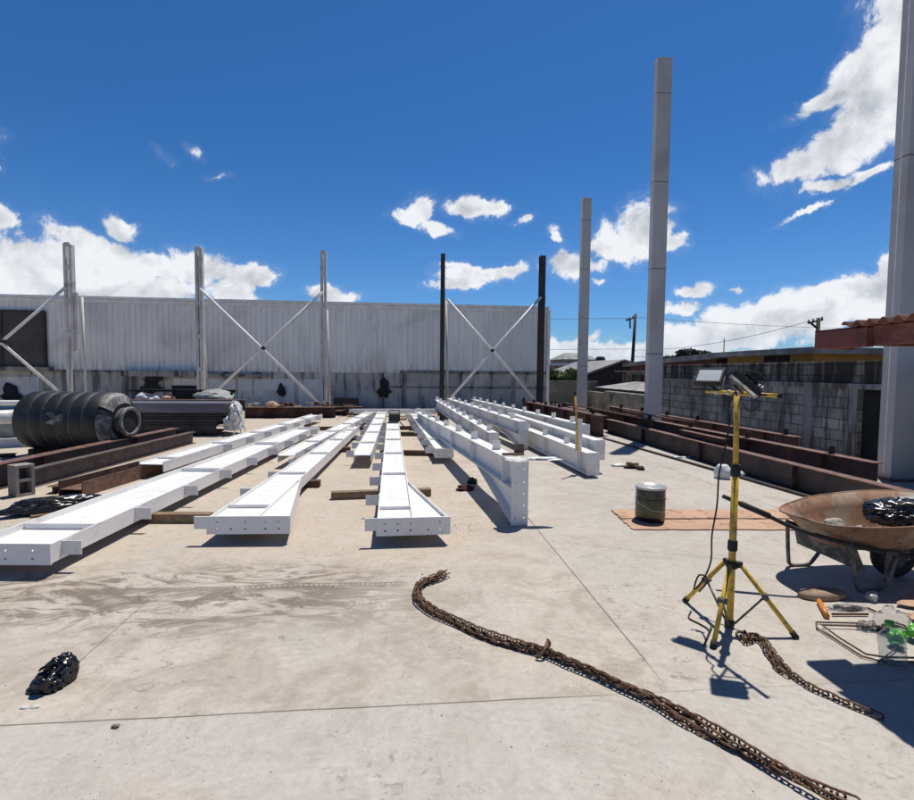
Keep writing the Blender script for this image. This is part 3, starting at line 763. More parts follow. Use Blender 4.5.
# dusty bow shaped scuff patches
vs = []; pts_ = [(-.16,-.07),(-.03,.0),(-.17,.10),(-.04,.13),(.03,.05),(.16,.10),(.17,-.04),(.06,-.05),(-.02,-.10)]
n = len(pts_); 
for (dx,dy) in [(0,0.02)]+pts_:
    ang = R_(-62)+ (dy/.53) ; vs.append((.5335*math.cos(math.pi+ang-math.pi/2+R_(0)), .5335*math.sin(math.pi+ang-math.pi/2), .82+dx))
MXs = Matrix.Translation((0,0,.53))@Matrix.Rotation(R_(90),4,'Y')
vs = []
for (dx,dy) in [(0,0.02)]+pts_:
    th_ = dy/.53                 # around the barrel, measured from the side facing the camera
    vs.append((.82+dx, -.534*math.cos(th_+R_(8)), .53+.534*math.sin(th_+R_(8))))
mb = MB(); mb.add(vs, [(0,1+(i+1)%n,1+i) for i in range(n)], True); mb.build('scuff', M['tape'], tk)
mb = MB(); mb.box(.1,.2,-.3,.3,-.1,.03); mb.box(1.3,1.4,-.3,.3,-.1,.03); mb.build('chock', M['darkwood'], tk)
# ---------------- stack of grey profiles
stk = thing('profile_stack', 'stack of long grey and black steel profiles wrapped in clear film at one end', 'steel stack', (-7.9,12.9,0))
def profile_row(z, h, x1, mat, name):
    mb = MB()
    mb.box(0,x1,-.03,.9,z,z+.012); mb.box(0,x1,-.03,.9,z+h-.012,z+h); mb.box(.001,x1-.001,.01,.03,z+.013,z+h-.013)
    mb.box(0,x1,-.03,-.018,z+h-.04,z+h-.013); mb.box(0,x1,-.03,-.018,z+.013,z+.035)
    return mb.build(name, mat, stk)
profile_row(.06,.19,3.35,M['sheetdark'],'lower_profile'); profile_row(.27,.13,3.4,M['sheetdark'],'middle_profile')
profile_row(.42,.10,3.5,M['sheetdark'],'middle_profile'); 
MB().box(0,3.62,-.08,.9,.55,.78).build('top_profile', M['sheetsteel'], stk, .01)
MB().box(.2,.3,-.02,.9,0,.058).build('bearer', M['darkwood'], stk); MB().box(2.9,3.0,-.02,.9,0,.058).build('bearer', M['darkwood'], stk)
o = crumple('film_wrap', (3.7,.25,.12), (.22,.40,.42), M['whiteplastic'], None, None, 21, amp=.35); o.parent = stk
t = thing('folding_stand', 'small pale folding stand leaning at the end of the profile stack', 'stand', (-4.05,12.9,0))
for a,b in (((0,0,.72),(.2,.0,0)),((0,.0,.72),(.02,.2,0)),((.02,0,.5),(-.06,-.15,0))): MB().tube([a,b], .014, 6).build('leg', M['galv'], t)
# ---------------- rear clutter
G3 = 'scrap steel by the warehouse'
h_beam((-8.4,15.2), (-4.6,15.3), .2, .28, 'rusty brown beam lying crosswise right behind the profile stack', z=.45, stiff=0, grp=G3)
o = MB().box(-8.6,-5.0,15.6,16.4,0,.44).build('scrap_pile', M['dark'], None, .02); tag(o, 'dark rack of scrap steel carrying the crosswise rusty beam', 'rack')
h_beam((-8.2,16.3), (-5.2,16.4), .12, .07, 'long dark bar on top of the scrap rack', z=.9, mat='dark', flmat='dark', stiff=0, grp=G3)
MB_ = MB(); MB_.box(-8.0,-7.92,16.2,16.4,.441,.9); MB_.box(-5.3,-5.22,16.2,16.4,.441,.9); tag(MB_.build('trestle', M['dark']), 'dark trestle holding up the long bar over the scrap rack', 'trestle')
h_beam((-5.3,17.6), (-2.4,17.8), .3, .36, 'thick brown beam lying crosswise below the left cross bracing', stiff=.9, grp=G3)
h_beam((-4.9,18.4), (-1.6,18.9), .25, .30, 'brown beam lying behind the thick crosswise one', stiff=1.2, grp=G3)
h_beam((-3.4,18.9), (-1.9,19.4), .2, .16, 'short brown beam end at the foot of the middle pale column', stiff=0, grp=G3)
rnd = random.Random(5)
heap = thing('debris_heap', 'heap of brown offcuts and stones left of the middle pale column', 'debris', (-3.6,18.2,0))
for i in range(34):
    c = Vector((rnd.uniform(-1.9,1.7), rnd.uniform(-.5,.9), rnd.uniform(.1,.5)))
    Mx = Matrix.Translation(c)@Matrix.Rotation(rnd.uniform(0,3),4,'Z')@Matrix.Rotation(rnd.uniform(-.5,.5),4,'X')
    a, b, c_ = rnd.uniform(.04,.2), rnd.uniform(.03,.09), rnd.uniform(.02,.07)
    MB().box(-a,a,-b,b,-c_,c_,Mx).build('offcut', M[rnd.choice(['wood','darkwood','rustbrown','rust','cement'])], heap, .01)
for i, (px, py, rr, mt, lb) in enumerate([(143,396,(.22,.2,.15),'whiteplastic','white plastic bundle on the scrap behind the tank, left one'),(156,398,(.2,.2,.12),'whiteplastic','white plastic bundle on the scrap behind the tank, right one'),
     (168,397,(.17,.2,.12),'ply','tan sack on the scrap rack behind the stacked profiles'),(214,396,(.62,.4,.20),'tarp','grey green tarp heaped behind the stacked profiles'),
     (272,404,(.22,.2,.13),'ply','tan stone coloured sack on the brown beams below the bracing')]):
    p = PY(px, py, 16.3 if i < 4 else 17.6); p.z = max(.0, p.z-.12)
    crumple('bundle', p, rr, M[mt], lb, 'bundle', 30+i, sub=2, amp=.2)
# dark crates by the wall
for i, px in enumerate((338,346,354)):
    p = PY(px, 411, 20.9); cr_ = thing('plastic_crate', ['black crate by the warehouse wall, left one of three','black crate by the warehouse wall, middle one of three','black crate by the warehouse wall, right one of three'][i], 'crate', (p.x,20.9,0), 0, 'black crates by the wall')
    mb = MB(); mb.box(-.15,.15,-.15,.15,0,.03)
    for s in (-1,1):
        mb.box(s*.15-.01,s*.15+.01,-.16,.16,.03,.5); mb.box(-.14,.14,s*.15-.01,s*.15+.01,.03,.18); mb.box(-.14,.14,s*.15-.01,s*.15+.01,.26,.5)
    mb.build('crate_body', M['matteblack'], cr_)
# welding machine on the far end of the central rafter
p = G(393,417,0); wm = thing('welding_machine', 'small black welding machine at the far end of the central white rafter', 'welding machine', (-.33,13.9,.255))
MB().box(-.15,.15,-.1,.25,.0,.2).build('housing', M['matteblack'], wm, .02)
MB().tube([(-.13,.05,.2),(-.13,.05,.29),(.13,.05,.29),(.13,.05,.2)], .014, 6).build('handle', M['black'], wm)
MB().tube(curve([(.1,-.1,.06),(.25,-.25,-.1),(.45,-.1,-.24),(.7,.2,-.24)]), .015, 6).build('cable', M['rubber'], wm)
# ---------------- right boundary wall
bw = thing('boundary_wall', 'sooty grey concrete block wall closing the right side of the yard', 'wall', (7.9,0,0))
MB().box(0,.18,8.42,16.2,-.11,1.36).build('block_masonry', M['blockwall'], bw)
MB().box(0,.18,-6,7.85,-.11,1.36).build('block_masonry', M['blockwall'], bw)
MB().box(-.05,.22,-6,16.25,1.361,1.46).build('ring_beam', M['ringbeam'], bw, .008)
MB().box(.01,.17,-6,16.2,1.461,1.86).build('upper_courses', M['blackblock'], bw, .01)
for y_ in (16.0,12.2,9.55,8.42,6.2,3.4):
    MB().box(-.025,-.001,y_-.12 if y_>9 else y_,y_+.1 if y_>9 else y_+.2,-.05,1.36).build('pilaster', M['ringbeam'], bw, .005)
MB().box(.10,.16,7.851,8.419,-.1,1.36).build('doorway', M['void'], bw)
lw = thing('low_wall', 'lower stained wall continuing towards the warehouse corner', 'wall', (7.9,0,0))
MB().box(-.0,.18,16.3,22.4,-.11,.80).build('masonry', M['tanwall'], lw)
MB().box(-.04,.25,16.3,20.2,.801,.88).build('coping', M['ringbeam'], lw, .01)
tw = thing('tan_wall', 'tan rendered wall seen right of the warehouse corner', 'wall', (6.1,22.6,0))
MB().box(0,2.4,0,.18,-.1,1.18).build('render', M['tanwall'], tw); MB().box(0,2.4,-.03,.21,1.181,1.23).build('coping', M['ringbeam'], tw)
# lean-to roofs behind the low wall
ln = thing('lean_to_shed', 'low shed with pale tin roof behind the low stained wall', 'shed', (8.15,16.4,0))
mb = MB(); mb.add([(0,0,.98),(0,5.6,.98),(1.9,5.6,1.25),(1.9,0,1.25),(0,0,.95),(0,5.6,.95),(1.9,5.6,1.22),(1.9,0,1.22)], [(3,2,1,0),(4,5,6,7),(0,1,5,4),(0,4,7,3),(1,2,6,5)]); mb.build('roof', M['tinroof'], ln)
MB().box(1.95,2.1,-.3,6.5,-.1,1.55).build('wall', M['blackblock'], ln); MB().box(1.85,2.2,-.3,6.5,1.551,1.62).build('coping', M['ringbeam'], ln)
MB().box(.05,1.9,0.05,5.5,-.1,.93).build('shed_wall', M['dark'], ln)
sc_ = thing('shed', 'flat dark roofed outbuilding behind the tin lean-to', 'shed', (11,17,0))
MB().box(0,5,0,9,-.1,1.66).build('wall', M['blackblock'], sc_); MB().box(-.25,5.2,-.2,9.2,1.661,1.72).build('roof', M['tinroof'], sc_)
# gable shed further away
gs = thing('gable_shed', 'grey gable roofed shed far behind the low wall with dark front', 'shed', (0,34,0))
a, b_, c_ = PY(584,375,34), PY(621,361.5,34), PY(655,371,34)
mb = MB(); pts_ = [(a.x,a.z),(b_.x,b_.z),(c_.x,c_.z)]
mb.add([(p[0],0,p[1]) for p in pts_]+[(c_.x,0,-.1),(a.x,0,-.1)]+[(p[0],9,p[1]) for p in pts_]+[(c_.x,9,-.1),(a.x,9,-.1)], [(0,4,3,2,1),(5,6,7,8,9),(0,5,9,4),(2,3,8,7)])
mb.build('wall', M['dark'], gs)
mb = MB()
for (p, q) in ((pts_[0],pts_[1]),(pts_[1],pts_[2])):
    ov = .5 if p is pts_[0] else 0; ov2 = .5 if q is pts_[2] else 0
    dz = (q[1]-p[1])/(q[0]-p[0])
    A = (p[0]-ov,p[1]-ov*dz+.02); B = (q[0]+ov2,q[1]+ov2*dz+.02)
    mb.add([(A[0],-.6,A[1]),(B[0],-.6,B[1]),(B[0],9.5,B[1]),(A[0],9.5,A[1]),(A[0],-.6,A[1]+.12),(B[0],-.6,B[1]+.12),(B[0],9.5,B[1]+.12),(A[0],9.5,A[1]+.12)],
       [(3,2,1,0),(4,5,6,7),(0,1,5,4),(1,2,6,5),(2,3,7,6),(3,0,4,7)])
mb.build('roof', M['tinroof'], gs)
# white far buildings
fb = thing('far_house', 'white flat roofed house far away right of the warehouse corner', 'house', (0,60,0))
a = PY(551,363,60); b_ = PY(592,363,60)
MB().box(a.x,b_.x,0,8,0,a.z-.3).build('wall', M['tanwall'], fb); MB().box(a.x-.4,b_.x+.4,-.4,8,a.z-.3,a.z).build('roof', M['whiteplastic'], fb)
MB().box(a.x+1,a.x+2,-.03,-.002,a.z-1.6,a.z-.8).build('window', M['void'], fb)
fb = thing('far_house', 'grey two storey house roof far behind the pale column near the warehouse', 'house', (0,70,0))
a = PY(566,357,70); b_ = PY(597,357,70)
MB().box(a.x,b_.x,0,8,0,a.z-.3).build('wall', M['slabgrey'], fb)
mb = MB(); mb.add([(a.x-.4,-.4,a.z-.3),(b_.x+.4,-.4,a.z-.3),(b_.x+.4,8,a.z-.3),(a.x-.4,8,a.z-.3),(a.x+1,4,a.z+.7),(b_.x-1,4,a.z+.7)], [(0,1,5,4),(1,2,5),(2,3,4,5),(3,0,4),(3,2,1,0)]); mb.build('roof', M['slabgrey'], fb)
for w_x in (.25,.6): MB().box(a.x+(b_.x-a.x)*w_x,a.x+(b_.x-a.x)*w_x+.9,-.03,-.002,a.z-1.5,a.z-.7).build('window', M['void'], fb)
p = PY(600.5,360,58); wt = thing('roof_tank', 'small black roof tank on a post beside the far grey house', 'water tank', (p.x,58,0))
MB().lathe([(.5,0),(.55,.1),(.55,1.0),(.35,1.2)], 14, Matrix.Translation((0,0,p.z-.8))).build('tank', M['matteblack'], wt); MB().tube([(0,0,0),(0,0,p.z-.8)], .15, 6).build('post', M['dark'], wt)
# ochre house on the right
oh = thing('ochre_house', 'ochre walled house with overhanging grey roof slab behind the right wall', 'house', (13,15.6,0))
MB().box(0,9,0,4.5,-.1,2.28).build('wall', M['orange'], oh)
mb = MB(); mb.box(-.5,9.5,-.5,5.2,2.281,2.48); mb.build('roof_slab', M['slabgrey'], oh, .01)
w_ = MB().box(-.03,-.001,1.05,2.3,1.3,2.27).build('window', M['void'], oh)
MB().box(-.04,-.031,1.6,1.66,1.3,2.27).build('mullion', M['dark'], w_)
MB().box(2.7,4.2,-.035,-.001,1.0,2.1).build('window', M['redwall'], oh)
rh = thing('red_house', 'brick red house with sagging grey roof left of the ochre house', 'house', (13,20.9,0))
MB().box(0,8,0,8.5,-.1,2.22).build('wall', M['redwall'], rh)
mb = MB(); mb.add([(-.35,-.55,2.49),(-.35,8.8,2.18),(8,8.8,2.3),(8,-.55,2.6),(-.35,-.55,2.24),(-.35,8.8,1.98),(8,8.8,2.1),(8,-.55,2.4)], [(3,2,1,0),(4,5,6,7),(0,1,5,4),(0,4,7,3),(1,2,6,5)]); mb.build('roof', M['slabgrey'], rh)
MB().tube([(0.2,-.2,2.5),(0.2,-.2,3.1)], .02, 5).build('antenna_pole', M['dark'], rh)
# trees
def foliage(n, rx, ry, rz_, size, seed, blobs=6):
    rnd = random.Random(seed); mb = MB()
    cs = [(rnd.uniform(-.6,.6)*rx, rnd.uniform(-.6,.6)*ry, rnd.uniform(-.45,.6)*rz_, rnd.uniform(.35,.6)) for _ in range(blobs)]
    for i in range(n):
        c = rnd.choice(cs); u = Vector((rnd.gauss(0,1),rnd.gauss(0,1),rnd.gauss(0,1))).normalized()*rnd.uniform(.6,1.)**.5
        p = Vector((c[0]+u.x*rx*c[3], c[1]+u.y*ry*c[3], c[2]+u.z*rz_*c[3]))
        a = Vector((rnd.gauss(0,1),rnd.gauss(0,1),rnd.gauss(0,1))).normalized(); b = a.cross(u); 
        if b.length < .1: continue
        b.normalize(); s = size*rnd.uniform(.6,1.4)
        mb.add([p-a*s, p+b*s*.5, p+a*s, p-b*s*.5], [(0,1,2,3)])
    return mb
def tree(px, py, Y, r, label, seed, mat='leaf', n=1800, size=.09):
    c = PY(px, py, Y); t = thing('tree', label, 'tree', (c.x,Y,-.1), 0, 'trees beyond the wall')
    mb = MB(); H_ = c.z+.1
    mb.tube([(0,0,0),(.05,0,H_*.5),(0,.05,H_)], [.12,.09,.04], 8)
    for k in range(5):
        a = k*1.3; mb.tube([(.03,0,H_*.55),(math.cos(a)*r[0]*.5,math.sin(a)*r[1]*.5,H_+.2*r[2])], [.05,.02], 6)
    mb.build('trunk', M['polewood'], t)
    f = foliage(n, *r, size, seed).build('crown', M[mat], t); f.location = (0,0,H_)
tree(556,379,25.,(.8,.8,.55),'bright green bush right beside the warehouse corner',1)
tree(571,377,25.5,(.65,.7,.5),'green bush between the corner bush and the pale column',2)
tree(548,383,24.5,(.5,.5,.5),'lower green bush touching the dark corner column',8, n=900)
tree(690,358,36,(1.7,1.5,.6),'dark low tree showing above the red house roof',3,'leafdark',2600,.12)
tree(676,363,38,(1.2,1.2,.5),'small dark tree left of the one above the red house',4,'leafdark',1500,.12)
# utility poles and wires
def upole(px, ytop, Y, lean, arm, label):
    tp = PY(px, ytop, Y); t = thing('utility_pole', label, 'utility pole', (tp.x-lean,Y,-.1))
    MB().tube([(0,0,0),(lean,0,tp.z+.1)], [.17,.12], 10).build('pole', M['polewood'], t)
    mb = MB()
    for (x0,z0,x1,z1) in arm: mb.tube([(lean+x0,0,tp.z+z0),(lean+x1,0,tp.z+z1)], .07, 6)
    mb.build('crossarm', M['polewood'], t)
    mb = MB()
    for (x0,z0,x1,z1) in arm[:1]:
        for f in (.05,.35,.65,.95): mb.tube([(lean+x0+(x1-x0)*f,0,tp.z+z0+(z1-z0)*f),(lean+x0+(x1-x0)*f,0,tp.z+z0+(z1-z0)*f+.2)], .05, 6)
    mb.build('insulator', M['polewood'], t)
    return tp
tA = upole(635.5, 314, 45, .25, [(-.85,-.5,.1,-.15),(-.5,-.38,-.45,-1.2)], 'dark wooden utility pole standing behind the low wall between two pale columns')
tB = upole(818.5, 318, 32, .0, [(-.72,-.25,.3,.0),(-.55,-.22,-.02,-.6)], 'dark utility pole top with crossarm above the ochre house roof')
def wire(a, b, sag, label):
    n = 20; pts = []
    for i in range(n+1):
        f = i/n; p = Vector(a).lerp(Vector(b), f); p.z -= sag*4*f*(1-f); pts.append(p)
    tag(MB().tube(pts, .016, 4).build('power_line', M['polewood']), label, 'wire', 'power lines')
wire((tA.x-.5,45,tA.z-.4), (-60,75,tA.z+3.2), .8, 'upper power line running left from the pole behind the low wall')
wire((tA.x,45,tA.z-3.1), (-60,72,tA.z-1.6), .6, 'lower power line running left from the pole behind the low wall')
wire((tA.x+.1,45,tA.z-.3), (90,60,tA.z+2.0), 1.0, 'power line running right from the pole behind the low wall')
wire((tB.x-.6,32,tB.z-.2), (tA.x,45,tA.z-3.2), .5, 'power line joining the two utility poles')
wire((tA.x,45,tA.z-3.8), (70,40,tA.z-2.2), .5, 'lowest power line crossing above the red and ochre houses')
# ---------------- red steel lean-to roof on the right
rr_ = thing('canopy_roof', 'low red steel framed canopy with corrugated terracotta sheet at the right edge', 'roof', (2.61,3.13,0))
MB().box(0,.05,-.38,0,1.765,1.885).build('edge_beam', M['redbeam'], rr_, .003)
MB().box(.035,.085,-4.2,-.385,1.775,1.885).build('side_beam', M['redbeam'], rr_, .003)
MB().box(.052,.24,-.05,0,1.765,1.875).build('end_beam', M['redbeam'], rr_, .003)
MB().box(.242,2.9,-.09,-.045,1.79,1.875).build('end_rafter', M['redbeam'], rr_, .003)
MB().box(.0,.24,-.38,0,1.8765,1.884).build('cover_plate', M['redbeam'], rr_); MB().box(.2405,2.9,-.5,-.045,1.8765,1.884).build('cover_plate', M['redbeam'], rr_)
for y_ in (-1.3,-2.4,-3.5): MB().box(.09,2.9,y_-.03,y_+.03,1.78,1.875).build('rafter', M['redbeam'], rr_, .003)
mb = MB(); vs = []; fs = []; n = 0; y = -.235
zs_ = []
while y > -4.3:
    k = len(zs_); ph = k % 8
    zs_.append((y, .015*math.sin(k/8*2*math.pi)+1.902-.012*(y))); y -= .0105
for x_ in (-.03, 3.0):
    for (yy,zz) in zs_: vs.append((x_,yy,zz+.02*(x_ > 1)))
N_ = len(zs_)
fs = [(i,i+1,N_+i+1,N_+i) for i in range(N_-1)]
mb.add(vs, fs, True); o = mb.build('roof_sheet', M['rooftile'], rr_)
sm = o.modifiers.new('solid','SOLIDIFY'); sm.thickness = .008
MB().box(2.3,2.38,-.14,-.06,0,1.78).build('post', M['redbeam'], rr_); MB().box(2.3,2.38,-4.1,-4.02,0,1.78).build('post', M['redbeam'], rr_)
MB().box(.55,.9,-.9,-.5,1.60,1.774).build('hanging_box', M['matteblack'], rr_, .01)
# ---------------- tripod work light
tr = thing('work_light', 'yellow tripod work light with two black floodlights on a crossbar', 'work light', (2.04,3.03,0))
hub = .41
MB().tube([(0,0,.03),(0,0,1.0)], .0215, 16).build('lower_pole', M['yellow'], tr)
MB().tube([(0,0,1.0),(-.012,0,1.47)], .0165, 16).build('upper_pole', M['yellow'], tr)
for z0,z1,r in ((.965,1.04,.029),(.495,.56,.029),(.385,.43,.036),(.01,.05,.030)): MB().lathe([(r*.9,z0),(r,z0+.006),(r,z1-.006),(r*.9,z1)], 16).build('collar', M['matteblack'], tr)
feet = [(1.79,2.80),(2.36,2.87),(1.955,3.40)]
for i, (fx,fy) in enumerate(feet):
    fx -= 2.04; fy -= 3.03; a = Vector((fx,fy,.012)); d = Vector((fx,fy,0)).normalized()
    top = d*.05+Vector((0,0,hub)); mid = top.lerp(a,.45)
    lg = MB().tube([top,a], .0145, 12).build('leg', M['yellow'], tr)
    MB().tube([a-(a-top).normalized()*.03,a+(a-top).normalized()*.012], .019, 10).build('foot', M['rubber'], lg)
    b1 = MB(); s = Vector((-d.y,d.x,0))*.018
    b1.tube([d*.03+Vector((0,0,.03)),mid], .007, 8); b1.tube([mid-s*1.4,mid+s*1.4], .02, 8); b1.build('strut', M['framegrey'], tr)
    h_ = MB(); h_.box(-.012,.012,0,.06,-.018,.018, Matrix.Translation((0,0,hub))@Matrix.Rotation(math.atan2(d.y,d.x)-math.pi/2,4,'Z')); h_.build('hinge', M['matteblack'], tr)
A = Vector((2.01,3.33,1.485))-Vector((2.04,3.03,0)); B = Vector((2.10,2.76,1.48))-Vector((2.04,3.03,0))
MB().tube([A,B], .0125, 12).build('crossbar', M['yellow'], tr)
MB().tube([B,B+(B-A).normalized()*.012], .0145, 10).build('end_cap', M['matteblack'], tr)
mb = MB()
for f in (.18,.36,.5,.68):
    c = A.lerp(B,f); u = (B-A).normalized(); mb.tube([c-u*.012,c+u*.012], .0175, 10)
mb.build('clip_ring', M['paillid'], tr)
def flood(M_, back, w=.175, h=.135, lab='floodlight'):
    par = tr
    hb = MB(); hb.box(-w/2,w/2,-h/2,h/2,-.028,.0, M_)
    for i in range(9):
        x_ = -w/2+.012+i*(w-.024)/8; hb.box(x_-.0022,x_+.0022,-h/2+.01,h/2-.01,-.05,-.0285, M_)
    hb.box(-.045,.045,-.03,.03,-.062,-.0505, M_)
    o = hb.build('floodlight', M['matteblack'], par, .002)
    f = MB(); 
    f.box(-w/2,-w/2+.012,-h/2,h/2,.0005,.008,M_); f.box(w/2-.012,w/2,-h/2,h/2,.0005,.008,M_)
    f.box(-w/2+.0125,w/2-.0125,-h/2,-h/2+.012,.0005,.008,M_); f.box(-w/2+.0125,w/2-.0125,h/2-.012,h/2,.0005,.008,M_)
    f.build('bezel', M['black'], o)
    MB().box(-w/2+.0125,w/2-.0125,-h/2+.0125,h/2-.0125,.0007,.004,M_).build('glass', M['glass'], o)
    u = MB(); 
    pts = [M_@Vector((-w/2-.008,0,-.01)), M_@Vector((-w/2-.008,-h*.75,-.03)), M_@Vector((w/2+.008,-h*.75,-.03)), M_@Vector((w/2+.008,0,-.01))]
    u.tube(pts, .006, 6); u.build('yoke', M['matteblack'], o)
    return o
def frame(c, xdir, nrm):
    z = Vector(nrm).normalized(); x = Vector(xdir); x = (x-z*x.dot(z)).normalized(); y = z.cross(x)
    m_ = Matrix.Identity(4)
    for i in range(3): m_[i][0] = x[i]; m_[i][1] = y[i]; m_[i][2] = z[i]; m_[i][3] = c[i]
    return m_
c1 = PY(709.5,375.5,3.30)-Vector((2.04,3.03,0))
flood(frame(c1, (.68,-.73,0), (-.50,-.46,.73)), False, .17, .14)
c2 = PY(744,385.5,2.86)-Vector((2.04,3.03,0))
flood(frame(c2, (.61,-.43,-.65), (-.64,.22,-.72)), True, .185, .15)
MB().tube([c1+Vector((0,0,-.06)), A.lerp(B,.2)], .008, 6).build('bracket', M['matteblack'], tr)
mb = MB(); mb.tube([c2+Vector((-.04,.03,0)), A.lerp(B,.55)], .008, 6); mb.tube([c2+Vector((.06,-.03,-.05)), A.lerp(B,.86)], .008, 6)
mb.build('bracket', M['matteblack'], tr)
mb = MB(); mb.box(-.03,.03,-.02,.02,-.02,.02,frame(PY(757,388,2.83)-Vector((2.04,3.03,0)),(1,-.3,-.4),(0,-.6,.8))); mb.build('junction_box', M['paillid'], tr, .004)
O_ = Vector((2.04,3.03,0))
cab = [c2+Vector((-.03,.02,-.06)), PY(735,392,2.95)-O_, PY(729,405,2.99)-O_, PY(729,425,2.99)-O_, PY(725,448,2.97)-O_, PY(719,475,2.97)-O_, PY(717,505,2.97)-O_, PY(712,535,2.99)-O_, PY(711,560,3.02)-O_, PY(704,578,3.08)-O_, PY(694,590,3.08)-O_, PY(699,575,3.10)-O_, PY(708,580,3.06)-O_, PY(697,594,3.06)-O_]
MB().tube(curve(cab,.02), .0055, 6).build('cable', M['rubber'], tr)
cab = [G(691,611,.008)-O_, G(689,618,.006)-O_, G(700,624,.006)-O_, G(709,631,.006)-O_, G(704,645,.006)-O_, G(712,625,.02)-O_]
MB().tube(curve(cab,.02), .005, 6).build('cable', M['rubber'], tr)
mb = MB()
mb.tube(curve([PY(760,400,2.8)-O_,PY(757,408,2.8)-O_,PY(748,411,2.83)-O_,PY(742,402,2.85)-O_],.01), .0035, 5)
mb.tube(curve([PY(741,372,2.9)-O_,PY(756,372,2.8)-O_,PY(765,381,2.78)-O_,PY(757,389,2.8)-O_],.01), .004, 5); mb.build('lead', M['rubber'], tr)
# ---------------- chains
def link(mb, c, d, up, L=.047, w=.0155, r=.0045):
    d = d.normalized(); up = (up-d*up.dot(d)); up = up.normalized() if up.length > 1e-4 else Vector((0,0,1)); 
    pts = []
    hl = L/2-w*.3
    for k in range(10):
        a = 2*math.pi*k/10; 
        s = (hl if math.cos(a) >= 0 else -hl)
        pts.append(c+d*(s*.8+math.cos(a)*w)+up*(math.sin(a)*w))
    mb.tube(pts, r, 6, closed=True)
def chain(path, strands, name, label, seed=1, L=.056, w=.0165, r=.0050, step=.043, group='rusty chains'):
    rnd = random.Random(seed); mb = MB()
    P = spline(path, .01); tot = len(P)*.01
    for (o_, z_, f0, f1, wv, ph) in strands:
        n0 = int(f0*len(P)); n1 = int(f1*len(P))
        pts = []
        for i in range(n0, n1):
            a = P[max(i-2,0)]; b = P[min(i+2,len(P)-1)]; t_ = (b-a).normalized(); s_ = Vector((-t_.y,t_.x,0))
            tw_ = ph+i*.01*3.2+.8*math.sin(i*.021)
            off = o_*math.cos(tw_)+wv*math.sin(i*.083+ph)+wv*.6*math.sin(i*.21+ph*2)
            pts.append(P[i]+s_*off+Vector((0,0,z_+abs(o_)*.75*(1+math.sin(tw_)))))
        Q = spline(pts[::4], step)
        tw = rnd.uniform(0,3)
        for i in range(len(Q)-1):
            d = Q[i+1]-Q[i]; tw += rnd.uniform(-.25,.25)
            s_ = Vector((-d.y,d.x,0)).normalized(); an = (math.pi/2)*(i%2)+.25+.35*math.sin(tw); up = s_*math.cos(an)+Vector((0,0,1))*math.sin(an)
            link(mb, (Q[i]+Q[i+1])*.5, d, up, L, w, r)
    o = mb.build(name, M['chain'])
    return tag(o, label, 'chain', group)
cp = [G(*p,0) for p in [(446,576),(436,581),(424,586),(418,594),(420,603),(431,613),(445,620),(463,629),(490,641),(516,649),(547,657),(575,668),(600,679),(630,693),(660,708),(690,725),(720,742),(750,758),(780,775),(815,793),(870,818)]]
chain(cp, [(.022,.010,0,1,.005,0),(.022,.010,0.0,1,.006,3.14),(.006,.018,.02,.93,.010,1.2),(.014,.024,.0,.22,.010,2.2)], 'chain', 'long bundle of rusty chain snaking across the front of the slab', 3)
c_ = G(546,656,0)
hk = thing('chain_hook', 'rusty hook tied into the middle of the long chain bundle', 'hook', (c_.x,c_.y,.05))
mb = MB(); mb.tube(curve([(.03,.05,.0),(.015,.03,.015),(-.0,.0,.012),(-.02,-.03,.0),(-.05,-.04,-.03),(-.065,-.025,-.035)],.008), .009, 8); mb.build('hook_body', M['chain'], hk)
mb = MB(); mb.tube(curve([(.02,.055,.02),(.035,.045,.0),(.02,.03,-.02),(-.0,.02,-.02)],.008), .007, 8); mb.build('latch', M['chain'], hk)
for (px,py,sd) in ((431,597,1),(470,622,2),(728,752,3)):
    c = G(px,py,0)
c2p = [G(*p,0) for p in [(738,636),(747,640),(757,640),(765,645),(773,656),(783,668),(796,679),(812,690),(830,698),(848,706),(868,714),(885,722)]]
chain(c2p, [(.002,.014,0,1,.004,0),(.018,.013,.08,.55,.008,2.)], "chain", 'shorter rusty chain lying from the tripod foot towards the dark shadow', 5)
c3p = [G(*p,0) for p in [(738,637),(746,645),(752,640),(744,636),(756,645)]]
chain(c3p, [(.0,.022,0,1,.004,1)], 'chain', 'small knot of chain links heaped beside the middle tripod foot', 6)
c4p = [G(*p,0) for p in [(772,660),(775,668),(786,677),(797,681)]]
chain(c4p, [(.0,.012,0,1,.004,1)], 'chain', 'short loose loop of chain beside the shorter chain', 8)
# ---------------- pail and cardboard
def ragged(poly, n, amp, seed):
    rnd = random.Random(seed); out = []
    for i in range(len(poly)):
        a = Vector(poly[i]); b = Vector(poly[(i+1) % len(poly)])
        for k in range(n):
            p = a.lerp(b, k/n); out.append((p.x+rnd.uniform(-amp,amp)*(k>0), p.y+rnd.uniform(-amp,amp)*(k>0)))
    return out
p1 = ragged([(2.30,5.03),(4.25,4.90),(4.40,5.26),(2.33,5.38)], 14, .012, 3)
o = MB().prism(p1, .004, .012).build('cardboard_sheet', M['ply']); tag(o, 'nearer tan cardboard sheet lying under the pail', 'cardboard', 'cardboard under the pail')
p1 = ragged([(2.34,5.41),(4.3,5.29),(4.75,5.62),(2.37,5.77)], 14, .010, 4)
o = MB().prism(p1, .004, .018).build('cardboard_sheet', M['ply']); tag(o, 'farther tan cardboard sheet lying behind the pail', 'cardboard', 'cardboard under the pail')
pl = thing('metal_pail', 'dark metal pail with olive band standing on the cardboard', 'pail', (2.64,5.36,.013))
r = .153
MB().lathe([(r-.004,0),(r,.004),(r,.355)], 40).build('body', M['pail'], pl)
